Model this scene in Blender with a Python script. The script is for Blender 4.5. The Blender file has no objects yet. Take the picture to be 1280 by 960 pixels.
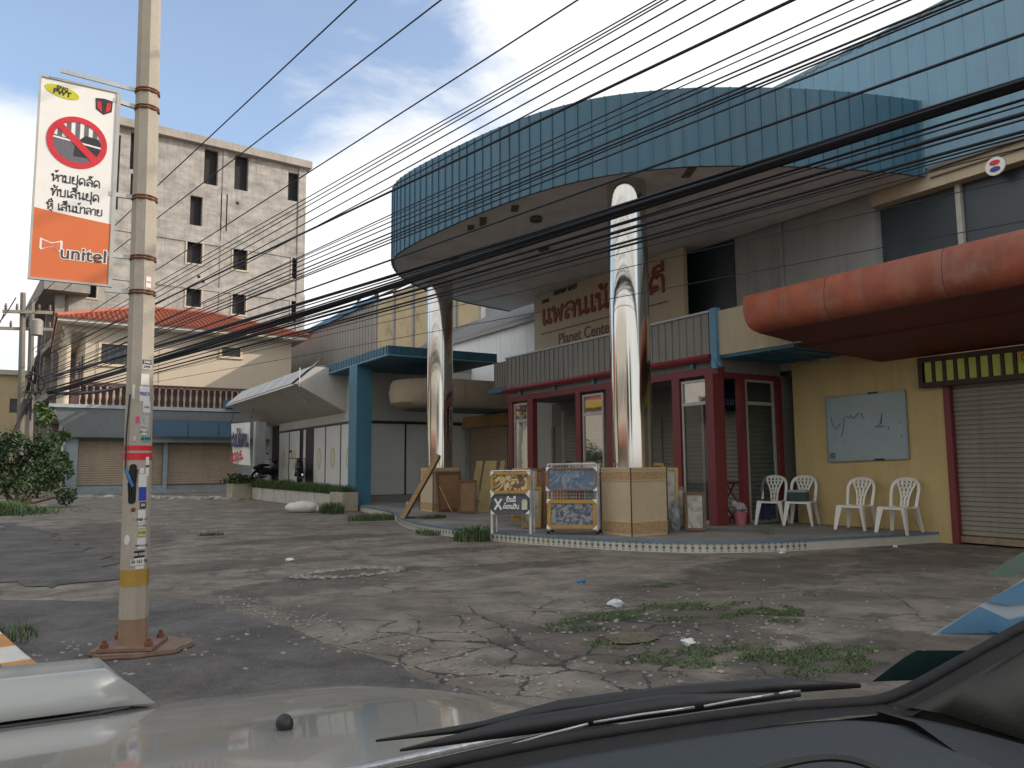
import bpy, bmesh, math, random
from mathutils import Vector, Matrix, noise as mnoise
random.seed(7)
R=math.radians
SC=bpy.context.scene
COL=SC.collection

# ------------------------------------------------------------------ camera
TH,PI_,RO,FPX,CH=R(31.9),R(6.0),R(0.43),965.0,1.25
fwd=Vector((math.sin(TH)*math.cos(PI_),math.cos(TH)*math.cos(PI_),math.sin(PI_)))
rgt=Vector((math.cos(TH),-math.sin(TH),0)); upv=rgt.cross(fwd)
CR=rgt*math.cos(RO)-upv*math.sin(RO); CU=upv*math.cos(RO)+rgt*math.sin(RO)
cd=bpy.data.cameras.new("camera"); cam=bpy.data.objects.new("camera",cd); COL.objects.link(cam)
cd.sensor_fit='HORIZONTAL'; cd.sensor_width=36.0; cd.lens=36.0*FPX/1280.0
cd.clip_start=0.05; cd.clip_end=3000
M3=Matrix((CR,CU,-fwd)).transposed()
cam.matrix_world=Matrix.Translation((0,0,CH))@M3.to_4x4()
SC.camera=cam
CAM=Vector((0,0,CH))
def ray(px,py): return fwd+CR*((px-640)/FPX)-CU*((py-480)/FPX)
def hit(px,py,ax,v):
    d=ray(px,py); return CAM+d*((v-CAM[ax])/d[ax])
def PX(px,py,v): return hit(px,py,0,v)
def PY(px,py,v): return hit(px,py,1,v)
def PZ(px,py,v): return hit(px,py,2,v)
def PD(px,py,d): return CAM+ray(px,py)*d

# ------------------------------------------------------------------ sky + sun
SUN=Vector((0.86*math.cos(R(29)),-0.51*math.cos(R(29)),math.sin(R(29)))).normalized()
w=bpy.data.worlds.new("World"); SC.world=w; w.use_nodes=True
nt=w.node_tree; N=nt.nodes; L=nt.links; N.clear()
out=N.new('ShaderNodeOutputWorld'); bg=N.new('ShaderNodeBackground'); bg.inputs['Strength'].default_value=0.15
sky=N.new('ShaderNodeTexSky'); sky.sky_type='NISHITA'; sky.sun_disc=False
sky.sun_elevation=R(29); sky.sun_rotation=math.atan2(SUN.x,SUN.y); sky.air_density=1.0; sky.dust_density=1.8; sky.ozone_density=0.9
tc=N.new('ShaderNodeTexCoord')
mp=N.new('ShaderNodeMapping'); mp.inputs['Scale'].default_value=(1.0,1.0,2.6)
L.new(tc.outputs['Generated'],mp.inputs['Vector'])
n1=N.new('ShaderNodeTexNoise'); n1.inputs['Scale'].default_value=2.6; n1.inputs['Detail'].default_value=9; n1.inputs['Roughness'].default_value=0.58; n1.inputs['Distortion'].default_value=0.35
L.new(mp.outputs['Vector'],n1.inputs['Vector'])
def wmath(op,a,b=None,c=None):
    m=N.new('ShaderNodeMath'); m.operation=op
    for i,v in enumerate((a,b,c)):
        if v is None: continue
        if isinstance(v,(int,float)): m.inputs[i].default_value=v
        else: L.new(v,m.inputs[i])
    return m.outputs[0]
def blob(px,py,size,amt):
    d=(px if isinstance(px,Vector) else ray(px,py)).normalized()
    vm=N.new('ShaderNodeVectorMath'); vm.operation='DOT_PRODUCT'; vm.inputs[1].default_value=d
    nm=N.new('ShaderNodeVectorMath'); nm.operation='NORMALIZE'; L.new(tc.outputs['Generated'],nm.inputs[0]); L.new(nm.outputs[0],vm.inputs[0])
    mr=N.new('ShaderNodeMapRange'); mr.interpolation_type='SMOOTHSTEP'
    mr.inputs['From Min'].default_value=math.cos(R(size)); mr.inputs['From Max'].default_value=1.0
    mr.inputs['To Max'].default_value=amt
    L.new(vm.outputs['Value'],mr.inputs['Value']); return mr.outputs[0]
acc=n1.outputs['Fac']
for b in ((960,10,22,0.28),(760,-20,12,0.12),(30,340,12,0.25),(430,330,10,0.26),(20,220,9,0.13),(470,180,9,0.07),(290,130,7,0.06),(150,60,16,-0.10),(330,60,15,-0.08),(Vector((-1,-.25,.55)),0,75,0.34),(Vector((-.2,-1,.5)),0,60,0.22)):  # last two: unseen clouds behind the camera, added to lift the shade
    acc=wmath('ADD',acc,blob(*b))
cov=N.new('ShaderNodeMapRange'); cov.interpolation_type='SMOOTHSTEP'
cov.inputs['From Min'].default_value=0.47; cov.inputs['From Max'].default_value=0.74
cov.inputs['To Min'].default_value=0.07; L.new(acc,cov.inputs['Value'])
n2=N.new('ShaderNodeTexNoise'); n2.inputs['Scale'].default_value=5.5; n2.inputs['Detail'].default_value=6
L.new(mp.outputs['Vector'],n2.inputs['Vector'])
cr=N.new('ShaderNodeMix'); cr.data_type='RGBA'
cr.inputs[6].default_value=(3.2,3.3,3.4,1); cr.inputs[7].default_value=(5.6,5.5,5.3,1)
L.new(n2.outputs['Fac'],cr.inputs[0])
mx=N.new('ShaderNodeMix'); mx.data_type='RGBA'
L.new(cov.outputs[0],mx.inputs[0]); L.new(sky.outputs[0],mx.inputs[6]); L.new(cr.outputs[2],mx.inputs[7])
L.new(mx.outputs[2],bg.inputs['Color']); L.new(bg.outputs[0],out.inputs['Surface'])
sd=bpy.data.lights.new("sun",'SUN'); sd.energy=2.1; sd.angle=R(0.6); sd.color=(1.0,0.88,0.74)
so=bpy.data.objects.new("sun",sd); COL.objects.link(so)
so.rotation_euler=(-SUN).to_track_quat('-Z','Y').to_euler()
SC.view_settings.view_transform='Standard'; SC.view_settings.look='None'; SC.view_settings.gamma=1; SC.view_settings.use_curve_mapping=False
SC.view_settings.exposure=0.8
SC.render.engine='CYCLES'

# ------------------------------------------------------------------ materials
MATS={}
def newmat(name):
    m=bpy.data.materials.new(name); m.use_nodes=True
    return m,m.node_tree,m.node_tree.nodes,m.node_tree.links,m.node_tree.nodes['Principled BSDF']
def mat(name,col,rough=0.6,metal=0.0,var=0.14,scale=4.0,bump=0.15,streak=0.0,dirt=0.0,dirtcol=(0.10,0.08,0.06),dscale=1.3,spec=0.5,fine=60,stretch=(1,1,1)):
    if name in MATS: return MATS[name]
    m,t,n,l,p=newmat(name)
    tc=n.new('ShaderNodeTexCoord'); mp=n.new('ShaderNodeMapping'); mp.inputs['Scale'].default_value=stretch
    l.new(tc.outputs['Object'],mp.inputs['Vector'])
    a=n.new('ShaderNodeTexNoise'); a.inputs['Scale'].default_value=scale; a.inputs['Detail'].default_value=6; a.inputs['Roughness'].default_value=0.65
    l.new(mp.outputs[0],a.inputs['Vector'])
    mr=n.new('ShaderNodeMapRange'); mr.inputs['From Min'].default_value=0.3; mr.inputs['From Max'].default_value=0.7
    mr.inputs['To Min'].default_value=1-var; mr.inputs['To Max'].default_value=1+var
    l.new(a.outputs['Fac'],mr.inputs['Value'])
    mul=n.new('ShaderNodeMix'); mul.data_type='RGBA'; mul.blend_type='MULTIPLY'; mul.inputs[0].default_value=1
    mul.inputs[6].default_value=(*col,1); l.new(mr.outputs[0],mul.inputs[7]); c=mul.outputs[2]
    if streak>0:
        m2=n.new('ShaderNodeMapping'); m2.inputs['Scale'].default_value=(3.5,3.5,0.22); l.new(tc.outputs['Object'],m2.inputs['Vector'])
        s=n.new('ShaderNodeTexNoise'); s.inputs['Scale'].default_value=1.6; s.inputs['Detail'].default_value=7; s.inputs['Roughness'].default_value=0.7
        l.new(m2.outputs[0],s.inputs['Vector'])
        r=n.new('ShaderNodeMapRange'); r.inputs['From Min'].default_value=0.5; r.inputs['From Max'].default_value=0.72; r.inputs['To Max'].default_value=streak
        l.new(s.outputs['Fac'],r.inputs['Value'])
        x=n.new('ShaderNodeMix'); x.data_type='RGBA'; l.new(r.outputs[0],x.inputs[0]); l.new(c,x.inputs[6]); x.inputs[7].default_value=(*dirtcol,1); c=x.outputs[2]
    if dirt>0:
        d=n.new('ShaderNodeTexNoise'); d.inputs['Scale'].default_value=dscale; d.inputs['Detail'].default_value=8; d.inputs['Roughness'].default_value=0.72
        l.new(tc.outputs['Object'],d.inputs['Vector'])
        r=n.new('ShaderNodeMapRange'); r.inputs['From Min'].default_value=0.52; r.inputs['From Max'].default_value=0.7; r.inputs['To Max'].default_value=dirt
        l.new(d.outputs['Fac'],r.inputs['Value'])
        x=n.new('ShaderNodeMix'); x.data_type='RGBA'; l.new(r.outputs[0],x.inputs[0]); l.new(c,x.inputs[6]); x.inputs[7].default_value=(*dirtcol,1); c=x.outputs[2]
    l.new(c,p.inputs['Base Color'])
    rr=n.new('ShaderNodeMapRange'); rr.inputs['To Min'].default_value=max(0.02,rough-0.12*min(1,rough*2)); rr.inputs['To Max'].default_value=min(1,rough+0.12*min(1,rough*2))
    l.new(a.outputs['Fac'],rr.inputs['Value']); l.new(rr.outputs[0],p.inputs['Roughness'])
    p.inputs['Metallic'].default_value=metal
    p.inputs['Specular IOR Level'].default_value=spec
    if bump>0:
        f=n.new('ShaderNodeTexNoise'); f.inputs['Scale'].default_value=fine; f.inputs['Detail'].default_value=4
        l.new(mp.outputs[0],f.inputs['Vector'])
        ad=n.new('ShaderNodeMath'); ad.operation='ADD'; l.new(f.outputs['Fac'],ad.inputs[0]); l.new(a.outputs['Fac'],ad.inputs[1])
        b=n.new('ShaderNodeBump'); b.inputs['Strength'].default_value=bump; b.inputs['Distance'].default_value=0.02
        l.new(ad.outputs[0],b.inputs['Height']); l.new(b.outputs[0],p.inputs['Normal'])
    MATS[name]=m; return m

def art(name,cols,scale=3,dist=1.5,rough=0.35,kind='noise'):
    m,t,n,l,p=newmat(name)
    tc=n.new('ShaderNodeTexCoord')
    if kind=='noise':
        a=n.new('ShaderNodeTexNoise'); a.inputs['Detail'].default_value=5; a.inputs['Distortion'].default_value=dist; o=a.outputs['Fac']
    else:
        a=n.new('ShaderNodeTexVoronoi'); o=a.outputs['Distance']
    a.inputs['Scale'].default_value=scale; l.new(tc.outputs['Object'],a.inputs['Vector'])
    c=n.new('ShaderNodeValToRGB'); e=c.color_ramp.elements
    e[0].position=cols[0][0]; e[0].color=(*cols[0][1],1); e[1].position=cols[-1][0]; e[1].color=(*cols[-1][1],1)
    for pos,cc in cols[1:-1]:
        k=e.new(pos); k.color=(*cc,1)
    l.new(o,c.inputs[0]); l.new(c.outputs[0],p.inputs['Base Color']); p.inputs['Roughness'].default_value=rough
    MATS[name]=m; return m

def glassmat(name,tint,dark):
    # dark shop glass: mostly the darkness behind it, with a clear reflection
    m,t,n,l,p=newmat(name)
    tc=n.new('ShaderNodeTexCoord'); a=n.new('ShaderNodeTexNoise'); a.inputs['Scale'].default_value=1.2; a.inputs['Detail'].default_value=3
    l.new(tc.outputs['Object'],a.inputs['Vector'])
    b=n.new('ShaderNodeBump'); b.inputs['Strength'].default_value=0.03; b.inputs['Distance'].default_value=0.05; l.new(a.outputs['Fac'],b.inputs['Height'])
    tr=n.new('ShaderNodeBsdfTransparent'); tr.inputs['Color'].default_value=(*tint,1)
    gl=n.new('ShaderNodeBsdfGlossy'); gl.inputs['Roughness'].default_value=0.03; l.new(b.outputs[0],gl.inputs['Normal'])
    fr=n.new('ShaderNodeFresnel'); fr.inputs['IOR'].default_value=1.52
    ml=n.new('ShaderNodeMath'); ml.operation='MULTIPLY_ADD'; ml.inputs[1].default_value=0.45; ml.inputs[2].default_value=dark; l.new(fr.outputs[0],ml.inputs[0])
    mx=n.new('ShaderNodeMixShader'); l.new(ml.outputs[0],mx.inputs[0]); l.new(tr.outputs[0],mx.inputs[1]); l.new(gl.outputs[0],mx.inputs[2])
    l.new(mx.outputs[0],n['Material Output'].inputs['Surface']); n.remove(p)
    MATS[name]=m; return m

TEAL=mat('teal_sheet',(0.036,0.118,0.178),0.48,0.0,0.16,0.9,0.05,streak=0.5,dirtcol=(0.085,0.16,0.205),dirt=0.3,dscale=0.5)
TEALF=mat('faded_teal_sheet',(0.16,0.30,0.40),0.5,0,0.10,1.0,0.05,streak=0.5,dirtcol=(0.24,0.37,0.45))
TEALD=mat('teal_soffit',(0.03,0.12,0.17),0.6,0,0.12,2,0.1)
BLUEP=mat('blue_paint',(0.045,0.16,0.235),0.5,0,0.12,3,0.1,streak=0.4,dirtcol=(0.14,0.20,0.22))
BLUEL=mat('light_blue_paint',(0.12,0.27,0.42),0.5,0,0.12,3,0.1,dirt=0.4)
SOFF=mat('soffit_paint',(0.68,0.655,0.64),0.85,0,0.10,1.5,0.12,dirt=0.45,dirtcol=(0.24,0.22,0.21),dscale=0.8)
GREYSH=mat('grey_sheet',(0.25,0.245,0.22),0.5,0,0.10,2,0.05,streak=0.4,dirtcol=(0.14,0.12,0.10))
REDP=mat('dark_red_paint',(0.17,0.028,0.032),0.5,0,0.15,4,0.08,dirt=0.35,dirtcol=(0.08,0.03,0.03))
YELW=mat('yellow_wall',(0.52,0.40,0.19),0.85,0,0.08,1.6,0.15,streak=0.25,dirtcol=(0.26,0.18,0.08),dirt=0.25,dscale=0.7)
BEIGE=mat('beige_wall',(0.52,0.44,0.31),0.85,0,0.08,1.6,0.15,streak=0.3,dirtcol=(0.26,0.21,0.14))
UPW=mat('upper_wall',(0.33,0.34,0.33),0.85,0,0.08,1.2,0.15,streak=0.4,dirtcol=(0.17,0.16,0.14))
WHITEW=mat('white_wall',(0.74,0.76,0.76),0.8,0,0.06,1.3,0.1,streak=0.3,dirtcol=(0.38,0.36,0.32))
WPANEL=mat('white_panel',(0.56,0.57,0.56),0.6,0,0.05,1.3,0.04,dirt=0.25,dirtcol=(0.35,0.34,0.31),dscale=0.6)
CREAMW=mat('offwhite_wall',(0.45,0.44,0.41),0.85,0,0.07,1.3,0.1,streak=0.3,dirtcol=(0.25,0.23,0.19))
STEEL=mat('polished_steel',(0.60,0.585,0.55),0.10,1.0,0.05,0.8,0.0)
TILE=mat('beige_tile',(0.50,0.41,0.28),0.35,0,0.10,6,0.04,dirt=0.25,dirtcol=(0.33,0.24,0.14),dscale=3)
TILEB=mat('tile_border',(0.40,0.27,0.14),0.35,0,0.45,30,0.05)
GROUT=mat('dark_joint',(0.06,0.045,0.03),0.9)
SHUT=mat('shutter_paint',(0.34,0.27,0.19),0.55,0.0,0.10,2,0.06,streak=0.3,dirtcol=(0.16,0.12,0.08))
SHUTG=mat('grey_shutter_paint',(0.25,0.235,0.195),0.5,0.0,0.10,2,0.06,streak=0.35,dirtcol=(0.13,0.10,0.07))
DARK=mat('dark_interior',(0.018,0.018,0.02),0.9,0,0.2,2,0)
BLACK=mat('black_plastic',(0.012,0.012,0.013),0.5,0,0.2,8,0.05)
RUBBER=mat('cable_rubber',(0.010,0.012,0.018),0.55,0,0.2,3,0.0)
ALU=mat('grey_window_frame',(0.42,0.42,0.40),0.4,0.3,0.08,4,0.02)
CONC=mat('raw_concrete',(0.30,0.288,0.27),0.95,0,0.38,0.8,0.6,streak=0.6,dirtcol=(0.13,0.12,0.11),dirt=0.7,dscale=0.28,fine=5,stretch=(1,1,2.2))
CONCD=mat('pole_concrete',(0.37,0.335,0.28),0.9,0,0.10,3,0.25,streak=0.3,dirtcol=(0.22,0.18,0.14),fine=90)
HOUSE=mat('cream_render',(0.52,0.45,0.35),0.85,0,0.05,1.2,0.1,streak=0.15,dirtcol=(0.40,0.30,0.2))
ROOFT=mat('red_roof_tile',(0.31,0.088,0.05),0.7,0,0.22,3,0.2)
WOODR=mat('red_wood',(0.09,0.042,0.032),0.6,0,0.3,3,0.1)
BALU=mat('pale_baluster',(0.36,0.28,0.23),0.7)
AWN=mat('blue_awning',(0.02,0.065,0.115),0.6,0,0.15,2,0.05)
GFASC=mat('grey_fascia',(0.27,0.30,0.32),0.6,0,0.06,1,0.05,streak=0.4,dirtcol=(0.18,0.18,0.17))
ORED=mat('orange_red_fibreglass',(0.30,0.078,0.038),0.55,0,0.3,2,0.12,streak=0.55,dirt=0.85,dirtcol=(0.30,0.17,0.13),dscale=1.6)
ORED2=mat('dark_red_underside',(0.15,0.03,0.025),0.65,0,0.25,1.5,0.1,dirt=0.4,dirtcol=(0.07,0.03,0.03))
LIME=mat('lime_panel',(0.42,0.50,0.08),0.5)
MAROON=mat('dark_frame',(0.045,0.018,0.018),0.6)
GOLD=mat('gold_paint',(0.55,0.36,0.08),0.35,0.4,0.1,8,0.05)
GOLDF=mat('gilt_frame',(0.38,0.23,0.06),0.4,0.2,0.2,14,0.1)
BROWNF=mat('brown_frame',(0.22,0.13,0.075),0.5,0,0.2,14,0.1)
WOOD=mat('bare_wood',(0.36,0.22,0.10),0.7,0,0.25,5,0.1,stretch=(1,1,6))
WOODD=mat('dark_wood',(0.15,0.085,0.045),0.7,0,0.25,5,0.1)
PLY=mat('brown_board',(0.27,0.15,0.075),0.7,0,0.15,6,0.05)
WPL=mat('white_plastic',(0.72,0.71,0.67),0.35,0,0.05,5,0.02,dirt=0.25,dirtcol=(0.45,0.41,0.34),dscale=5)
WIREM=mat('white_wire',(0.60,0.61,0.62),0.4,0.2)
SIGNW=mat('sign_white',(0.78,0.77,0.74),0.4,0,0.04,3,0.02,dirt=0.15,dirtcol=(0.5,0.46,0.4))
SIGNO=mat('sign_orange',(0.62,0.15,0.045),0.4,0,0.05,3,0.02)
SIGNR=mat('sign_red',(0.58,0.02,0.035),0.4)
SIGNG=mat('sign_grey',(0.12,0.12,0.14),0.5)
INK=mat('black_ink',(0.02,0.02,0.024),0.5)
YGREEN=mat('yellow_green',(0.55,0.52,0.02),0.5)
WBOARD=mat('whiteboard_face',(0.30,0.38,0.40),0.25,0,0.08,1.6,0.0,dirt=0.3,dirtcol=(0.22,0.27,0.28),dscale=2)
RUST=mat('rust',(0.16,0.065,0.03),0.8,0,0.3,10,0.2)
CLAYP=mat('clay_pad',(0.20,0.135,0.10),0.95,0,0.2,7,0.4)
LEAF=mat('leaf_green',(0.055,0.105,0.022),0.6,0,0.4,2.5,0)
LEAFD=mat('leaf_dark',(0.026,0.055,0.016),0.65,0,0.4,2,0)
GRASS=mat('grass_green',(0.075,0.118,0.04),0.6,0,0.35,6,0)
STEM=mat('stem_brown',(0.12,0.08,0.05),0.9)
PAINTC=mat('car_paint',(0.34,0.33,0.295),0.20,0.1,0.04,2,0.0,dirt=0.2,dirtcol=(0.32,0.29,0.24),dscale=2.5)
DASH=mat('dash_plastic',(0.030,0.036,0.039),0.6,0,0.06,3,0.12,fine=500)  # kept dark in place of the shade of a roof left unbuilt
TRIM=mat('trim_plastic',(0.026,0.026,0.023),0.6,0,0.06,3,0.08,fine=500)
SILV=mat('bright_trim',(0.38,0.39,0.39),0.3,0.6)
SHOPG=glassmat('shop_glass',(0.40,0.47,0.46),0.03)
UPG=mat('upper_glass',(0.045,0.062,0.075),0.35,0,0.15,0.6,0.0)

for k_ in ('car_paint',):
    q_=MATS[k_].node_tree.nodes['Principled BSDF']; q_.inputs['Coat Weight'].default_value=.8; q_.inputs['Coat Roughness'].default_value=.05
# ------------------------------------------------------------------ mesh helper
class MB:
    def __init__(s): s.v=[]; s.f=[]
    def add(s,vs,fs):
        o=len(s.v); s.v+= [tuple(v) for v in vs]; s.f+=[tuple(i+o for i in f) for f in fs]; return s
    def box(s,x0,x1,y0,y1,z0,z1):
        return s.add([(x0,y0,z0),(x1,y0,z0),(x1,y1,z0),(x0,y1,z0),(x0,y0,z1),(x1,y0,z1),(x1,y1,z1),(x0,y1,z1)],
            [(0,3,2,1),(4,5,6,7),(0,1,5,4),(1,2,6,5),(2,3,7,6),(3,0,4,7)])
    def obox(s,c,ux,uy,uz):   # centre and half-axes
        c,ux,uy,uz=map(Vector,(c,ux,uy,uz)); vs=[]
        for k in (-1,1):
            for a,b in ((-1,-1),(1,-1),(1,1),(-1,1)): vs.append(c+ux*a+uy*b+uz*k)
        return s.add(vs,[(0,3,2,1),(4,5,6,7),(0,1,5,4),(1,2,6,5),(2,3,7,6),(3,0,4,7)])
    def bar(s,p,q,w,h=None,up=(0,0,1)):
        p,q=Vector(p),Vector(q); d=(q-p); h=h or w; up=Vector(up)
        if abs(d.normalized().dot(up))>0.98: up=Vector((1,0,0))
        a=d.cross(up).normalized()*(w/2); b=a.cross(d).normalized()*(h/2)
        return s.obox((p+q)/2,a,b,d/2)
    def tube(s,pts,r,n=6,cap=True):
        pts=[Vector(p) for p in pts]; m=len(pts); rr=r if isinstance(r,(list,tuple)) else [r]*m
        o=len(s.v); ref=None
        for i,p in enumerate(pts):
            t=(pts[min(i+1,m-1)]-pts[max(i-1,0)]).normalized()
            if ref is None:
                ref=t.cross(Vector((0,0,1)))
                if ref.length<0.05: ref=t.cross(Vector((1,0,0)))
            ref=(ref-t*ref.dot(t)).normalized(); b=t.cross(ref)
            for k in range(n):
                a=2*math.pi*k/n; s.v.append(tuple(p+(ref*math.cos(a)+b*math.sin(a))*rr[i]))
        for i in range(m-1):
            for k in range(n):
                k2=(k+1)%n; s.f.append((o+i*n+k,o+i*n+k2,o+(i+1)*n+k2,o+(i+1)*n+k))
        if cap:
            s.f.append(tuple(o+k for k in range(n))[::-1]); s.f.append(tuple(o+(m-1)*n+k for k in range(n)))
        return s
    def prism(s,pts,d):       # polygon of 3D points extruded by vector d
        d=Vector(d); n=len(pts); a=[Vector(p) for p in pts]; b=[p+d for p in a]
        return s.add(a+b,[tuple(range(n))[::-1],tuple(range(n,2*n))]+[(i,(i+1)%n,n+(i+1)%n,n+i) for i in range(n)])
    def quad(s,*p): return s.add(p,[tuple(range(len(p)))])
    def lathe(s,c,prof,n=24,cap=True):
        c=Vector(c); o=len(s.v); m=len(prof)
        for r,z in prof:
            for k in range(n):
                a=2*math.pi*k/n; s.v.append((c.x+r*math.cos(a),c.y+r*math.sin(a),c.z+z))
        for i in range(m-1):
            for k in range(n): s.f.append((o+i*n+k,o+i*n+(k+1)%n,o+(i+1)*n+(k+1)%n,o+(i+1)*n+k))
        if cap: s.f.append(tuple(o+k for k in range(n))[::-1]); s.f.append(tuple(o+(m-1)*n+k for k in range(n)))
        return s
    def ball(s,c,rx,ry,rz,n=10,m=6,jit=0):
        c=Vector(c); o=len(s.v)
        for i in range(m+1):
            t=math.pi*i/m
            for k in range(n):
                a=2*math.pi*k/n; q=1+random.uniform(-jit,jit)
                s.v.append((c.x+rx*q*math.sin(t)*math.cos(a),c.y+ry*q*math.sin(t)*math.sin(a),c.z+rz*q*math.cos(t)))
        for i in range(m):
            for k in range(n): s.f.append((o+i*n+k,o+(i+1)*n+k,o+(i+1)*n+(k+1)%n,o+i*n+(k+1)%n))
        return s
    def torus(s,c,ax,R_,r,n=20,m=6):
        c=Vector(c); ax=Vector(ax).normalized(); u=ax.cross(Vector((0,0,1)))
        if u.length<.1: u=Vector((1,0,0))
        u.normalize(); v=ax.cross(u); o=len(s.v)
        for i in range(n):
            a=2*math.pi*i/n; d=u*math.cos(a)+v*math.sin(a)
            for k in range(m):
                b=2*math.pi*k/m; s.v.append(tuple(c+d*(R_+r*math.cos(b))+ax*(r*math.sin(b))))
        for i in range(n):
            for k in range(m): s.f.append((o+i*m+k,o+((i+1)%n)*m+k,o+((i+1)%n)*m+(k+1)%m,o+i*m+(k+1)%m))
        return s
    def blade(s,p,h,w,lean):
        p=Vector(p); a=random.uniform(0,2*math.pi); d=Vector((math.cos(a),math.sin(a),0)); sd=Vector((-d.y,d.x,0))*w/2
        m=p+Vector((0,0,h*.6))+d*lean*.35; t=p+Vector((0,0,h))+d*lean
        return s.add([p-sd,p+sd,m+sd*.7,m-sd*.7,t],[(0,1,2,3),(3,2,4)])
    def leafq(s,c,size):
        c=Vector(c); n=Vector((random.gauss(0,1),random.gauss(0,1),random.gauss(0,1)+.6)).normalized()
        u=n.cross(Vector((random.gauss(0,1),random.gauss(0,1),random.gauss(0,1)))).normalized()*size; v=n.cross(u)*.5
        return s.add([c-u,c+v,c+u,c-v],[(0,1,2,3)])
    def build(s,name,m,parent=None,smooth=False,bevel=0,local=False,auto=False):
        me=bpy.data.meshes.new(name)
        off=Vector((0,0,0))
        if parent is not None and not local:
            r=parent
            while r.parent is not None: r=r.parent
            off=Vector(r.location)
        me.from_pydata([(v[0]-off.x,v[1]-off.y,v[2]-off.z) for v in s.v],[],s.f)
        me.materials.append(m)
        bm=bmesh.new(); bm.from_mesh(me); bmesh.ops.recalc_face_normals(bm,faces=bm.faces)
        if bevel>0: bmesh.ops.bevel(bm,geom=[e for e in bm.edges if len(e.link_faces)==2 and e.calc_face_angle(0)>0.5],offset=bevel,segments=2,affect='EDGES',clamp_overlap=True)
        bm.to_mesh(me); bm.free()
        if smooth:
            for p in me.polygons: p.use_smooth=True
            if auto: me.set_sharp_from_angle(angle=R(40))
        o=bpy.data.objects.new(name,me); COL.objects.link(o)
        if parent is not None: o.parent=parent
        return o

def tag(o,label=None,cat=None,group=None,kind=None):
    if label: o['label']=label
    if cat: o['category']=cat
    if group: o['group']=group
    if kind: o['kind']=kind
    return o
def thing(name,label,cat,loc=(0,0,0),rz=0,group=None):
    o=bpy.data.objects.new(name,None); COL.objects.link(o); o.location=loc; o.rotation_euler=(0,0,rz); o.empty_display_size=.2
    return tag(o,label,cat,group)
def copy_tree(root,loc,rz,label):
    def cp(o,par):
        c=o.copy(); COL.objects.link(c)
        if par is not None: c.parent=par
        for ch in list(o.children): cp(ch,c)
        return c
    r=cp(root,None); r.location=loc; r.rotation_euler=(0,0,rz); r['label']=label
    return r
def text(body,name,m,parent,origin,ux,uy,size,extrude=0.002,bold=0.0,align='CENTER',off=None):
    c=bpy.data.curves.new(name,'FONT'); c.body=body; c.size=size; c.extrude=extrude; c.offset=bold; c.align_x=align; c.align_y='CENTER'
    c.materials.append(m); tmp=bpy.data.objects.new(name,c)
    me=bpy.data.meshes.new_from_object(tmp); bpy.data.objects.remove(tmp); bpy.data.curves.remove(c)
    o=bpy.data.objects.new(name,me); COL.objects.link(o)
    if not me.materials: me.materials.append(m)
    ux=Vector(ux).normalized(); uy=Vector(uy).normalized(); uz=ux.cross(uy)
    r=parent
    while r is not None and r.parent is not None: r=r.parent
    org=Vector(origin)-(Vector(r.location) if r is not None else Vector())
    o.matrix_local=Matrix.Translation(org)@Matrix((ux,uy,uz)).transposed().to_4x4()
    if parent is not None: o.parent=parent
    return o
def wall_holes(mb,org,ux,uz,W,H,holes,depth,inward):
    """a wall face W x H with rectangular openings (u0,u1,v0,v1) and their reveals"""
    org,ux,uz,inward=map(Vector,(org,ux,uz,inward))
    us=sorted({0,W,*[h[0] for h in holes],*[h[1] for h in holes]}); vs=sorted({0,H,*[h[2] for h in holes],*[h[3] for h in holes]})
    P=lambda u,v,d=0: org+ux*u+uz*v+inward*d
    for i in range(len(us)-1):
        for j in range(len(vs)-1):
            cu=(us[i]+us[i+1])/2; cv=(vs[j]+vs[j+1])/2
            if any(h[0]<cu<h[1] and h[2]<cv<h[3] for h in holes): continue
            mb.quad(P(us[i],vs[j]),P(us[i+1],vs[j]),P(us[i+1],vs[j+1]),P(us[i],vs[j+1]))
    for a,b,c,d in holes:
        for p,q in (((a,c),(b,c)),((b,c),(b,d)),((b,d),(a,d)),((a,d),(a,c))):
            mb.quad(P(*p),P(*q),P(*q,depth),P(*p,depth))
    return P
def shutter(mb,org,ux,W,z0,z1,nrm,pitch=0.075,amp=0.012):
    """roller shutter: rounded slats as one profiled sheet"""
    org,ux,nrm=map(Vector,(org,ux,nrm)); n=max(2,int((z1-z0)/pitch)); prof=[]
    for i in range(n):
        z=z0+(z1-z0)*i/n; h=(z1-z0)/n
        prof+=[(z,0),(z+h*.25,amp),(z+h*.7,amp),(z+h*.92,0)]
    prof.append((z1,0))
    vs=[];fs=[]
    for k,(z,d) in enumerate(prof):
        a=org+nrm*d; vs+=[(a.x,a.y,z),((a+ux*W).x,(a+ux*W).y,z)]
        if k: fs.append((2*k-2,2*k-1,2*k+1,2*k))
    return mb.add(vs,fs)
def ribs(mb,org,ux,L_,z0,z1,nrm,step,w=0.03,d=0.025):
    org,ux,nrm=map(Vector,(org,ux,nrm)); k=step/2
    while k<L_:
        c=org+ux*k+nrm*(d/2-.002); mb.obox((c.x,c.y,(z0+z1)/2),ux*w/2,nrm*d/2,(0,0,(z1-z0)/2)); k+=step
    return mb

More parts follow.
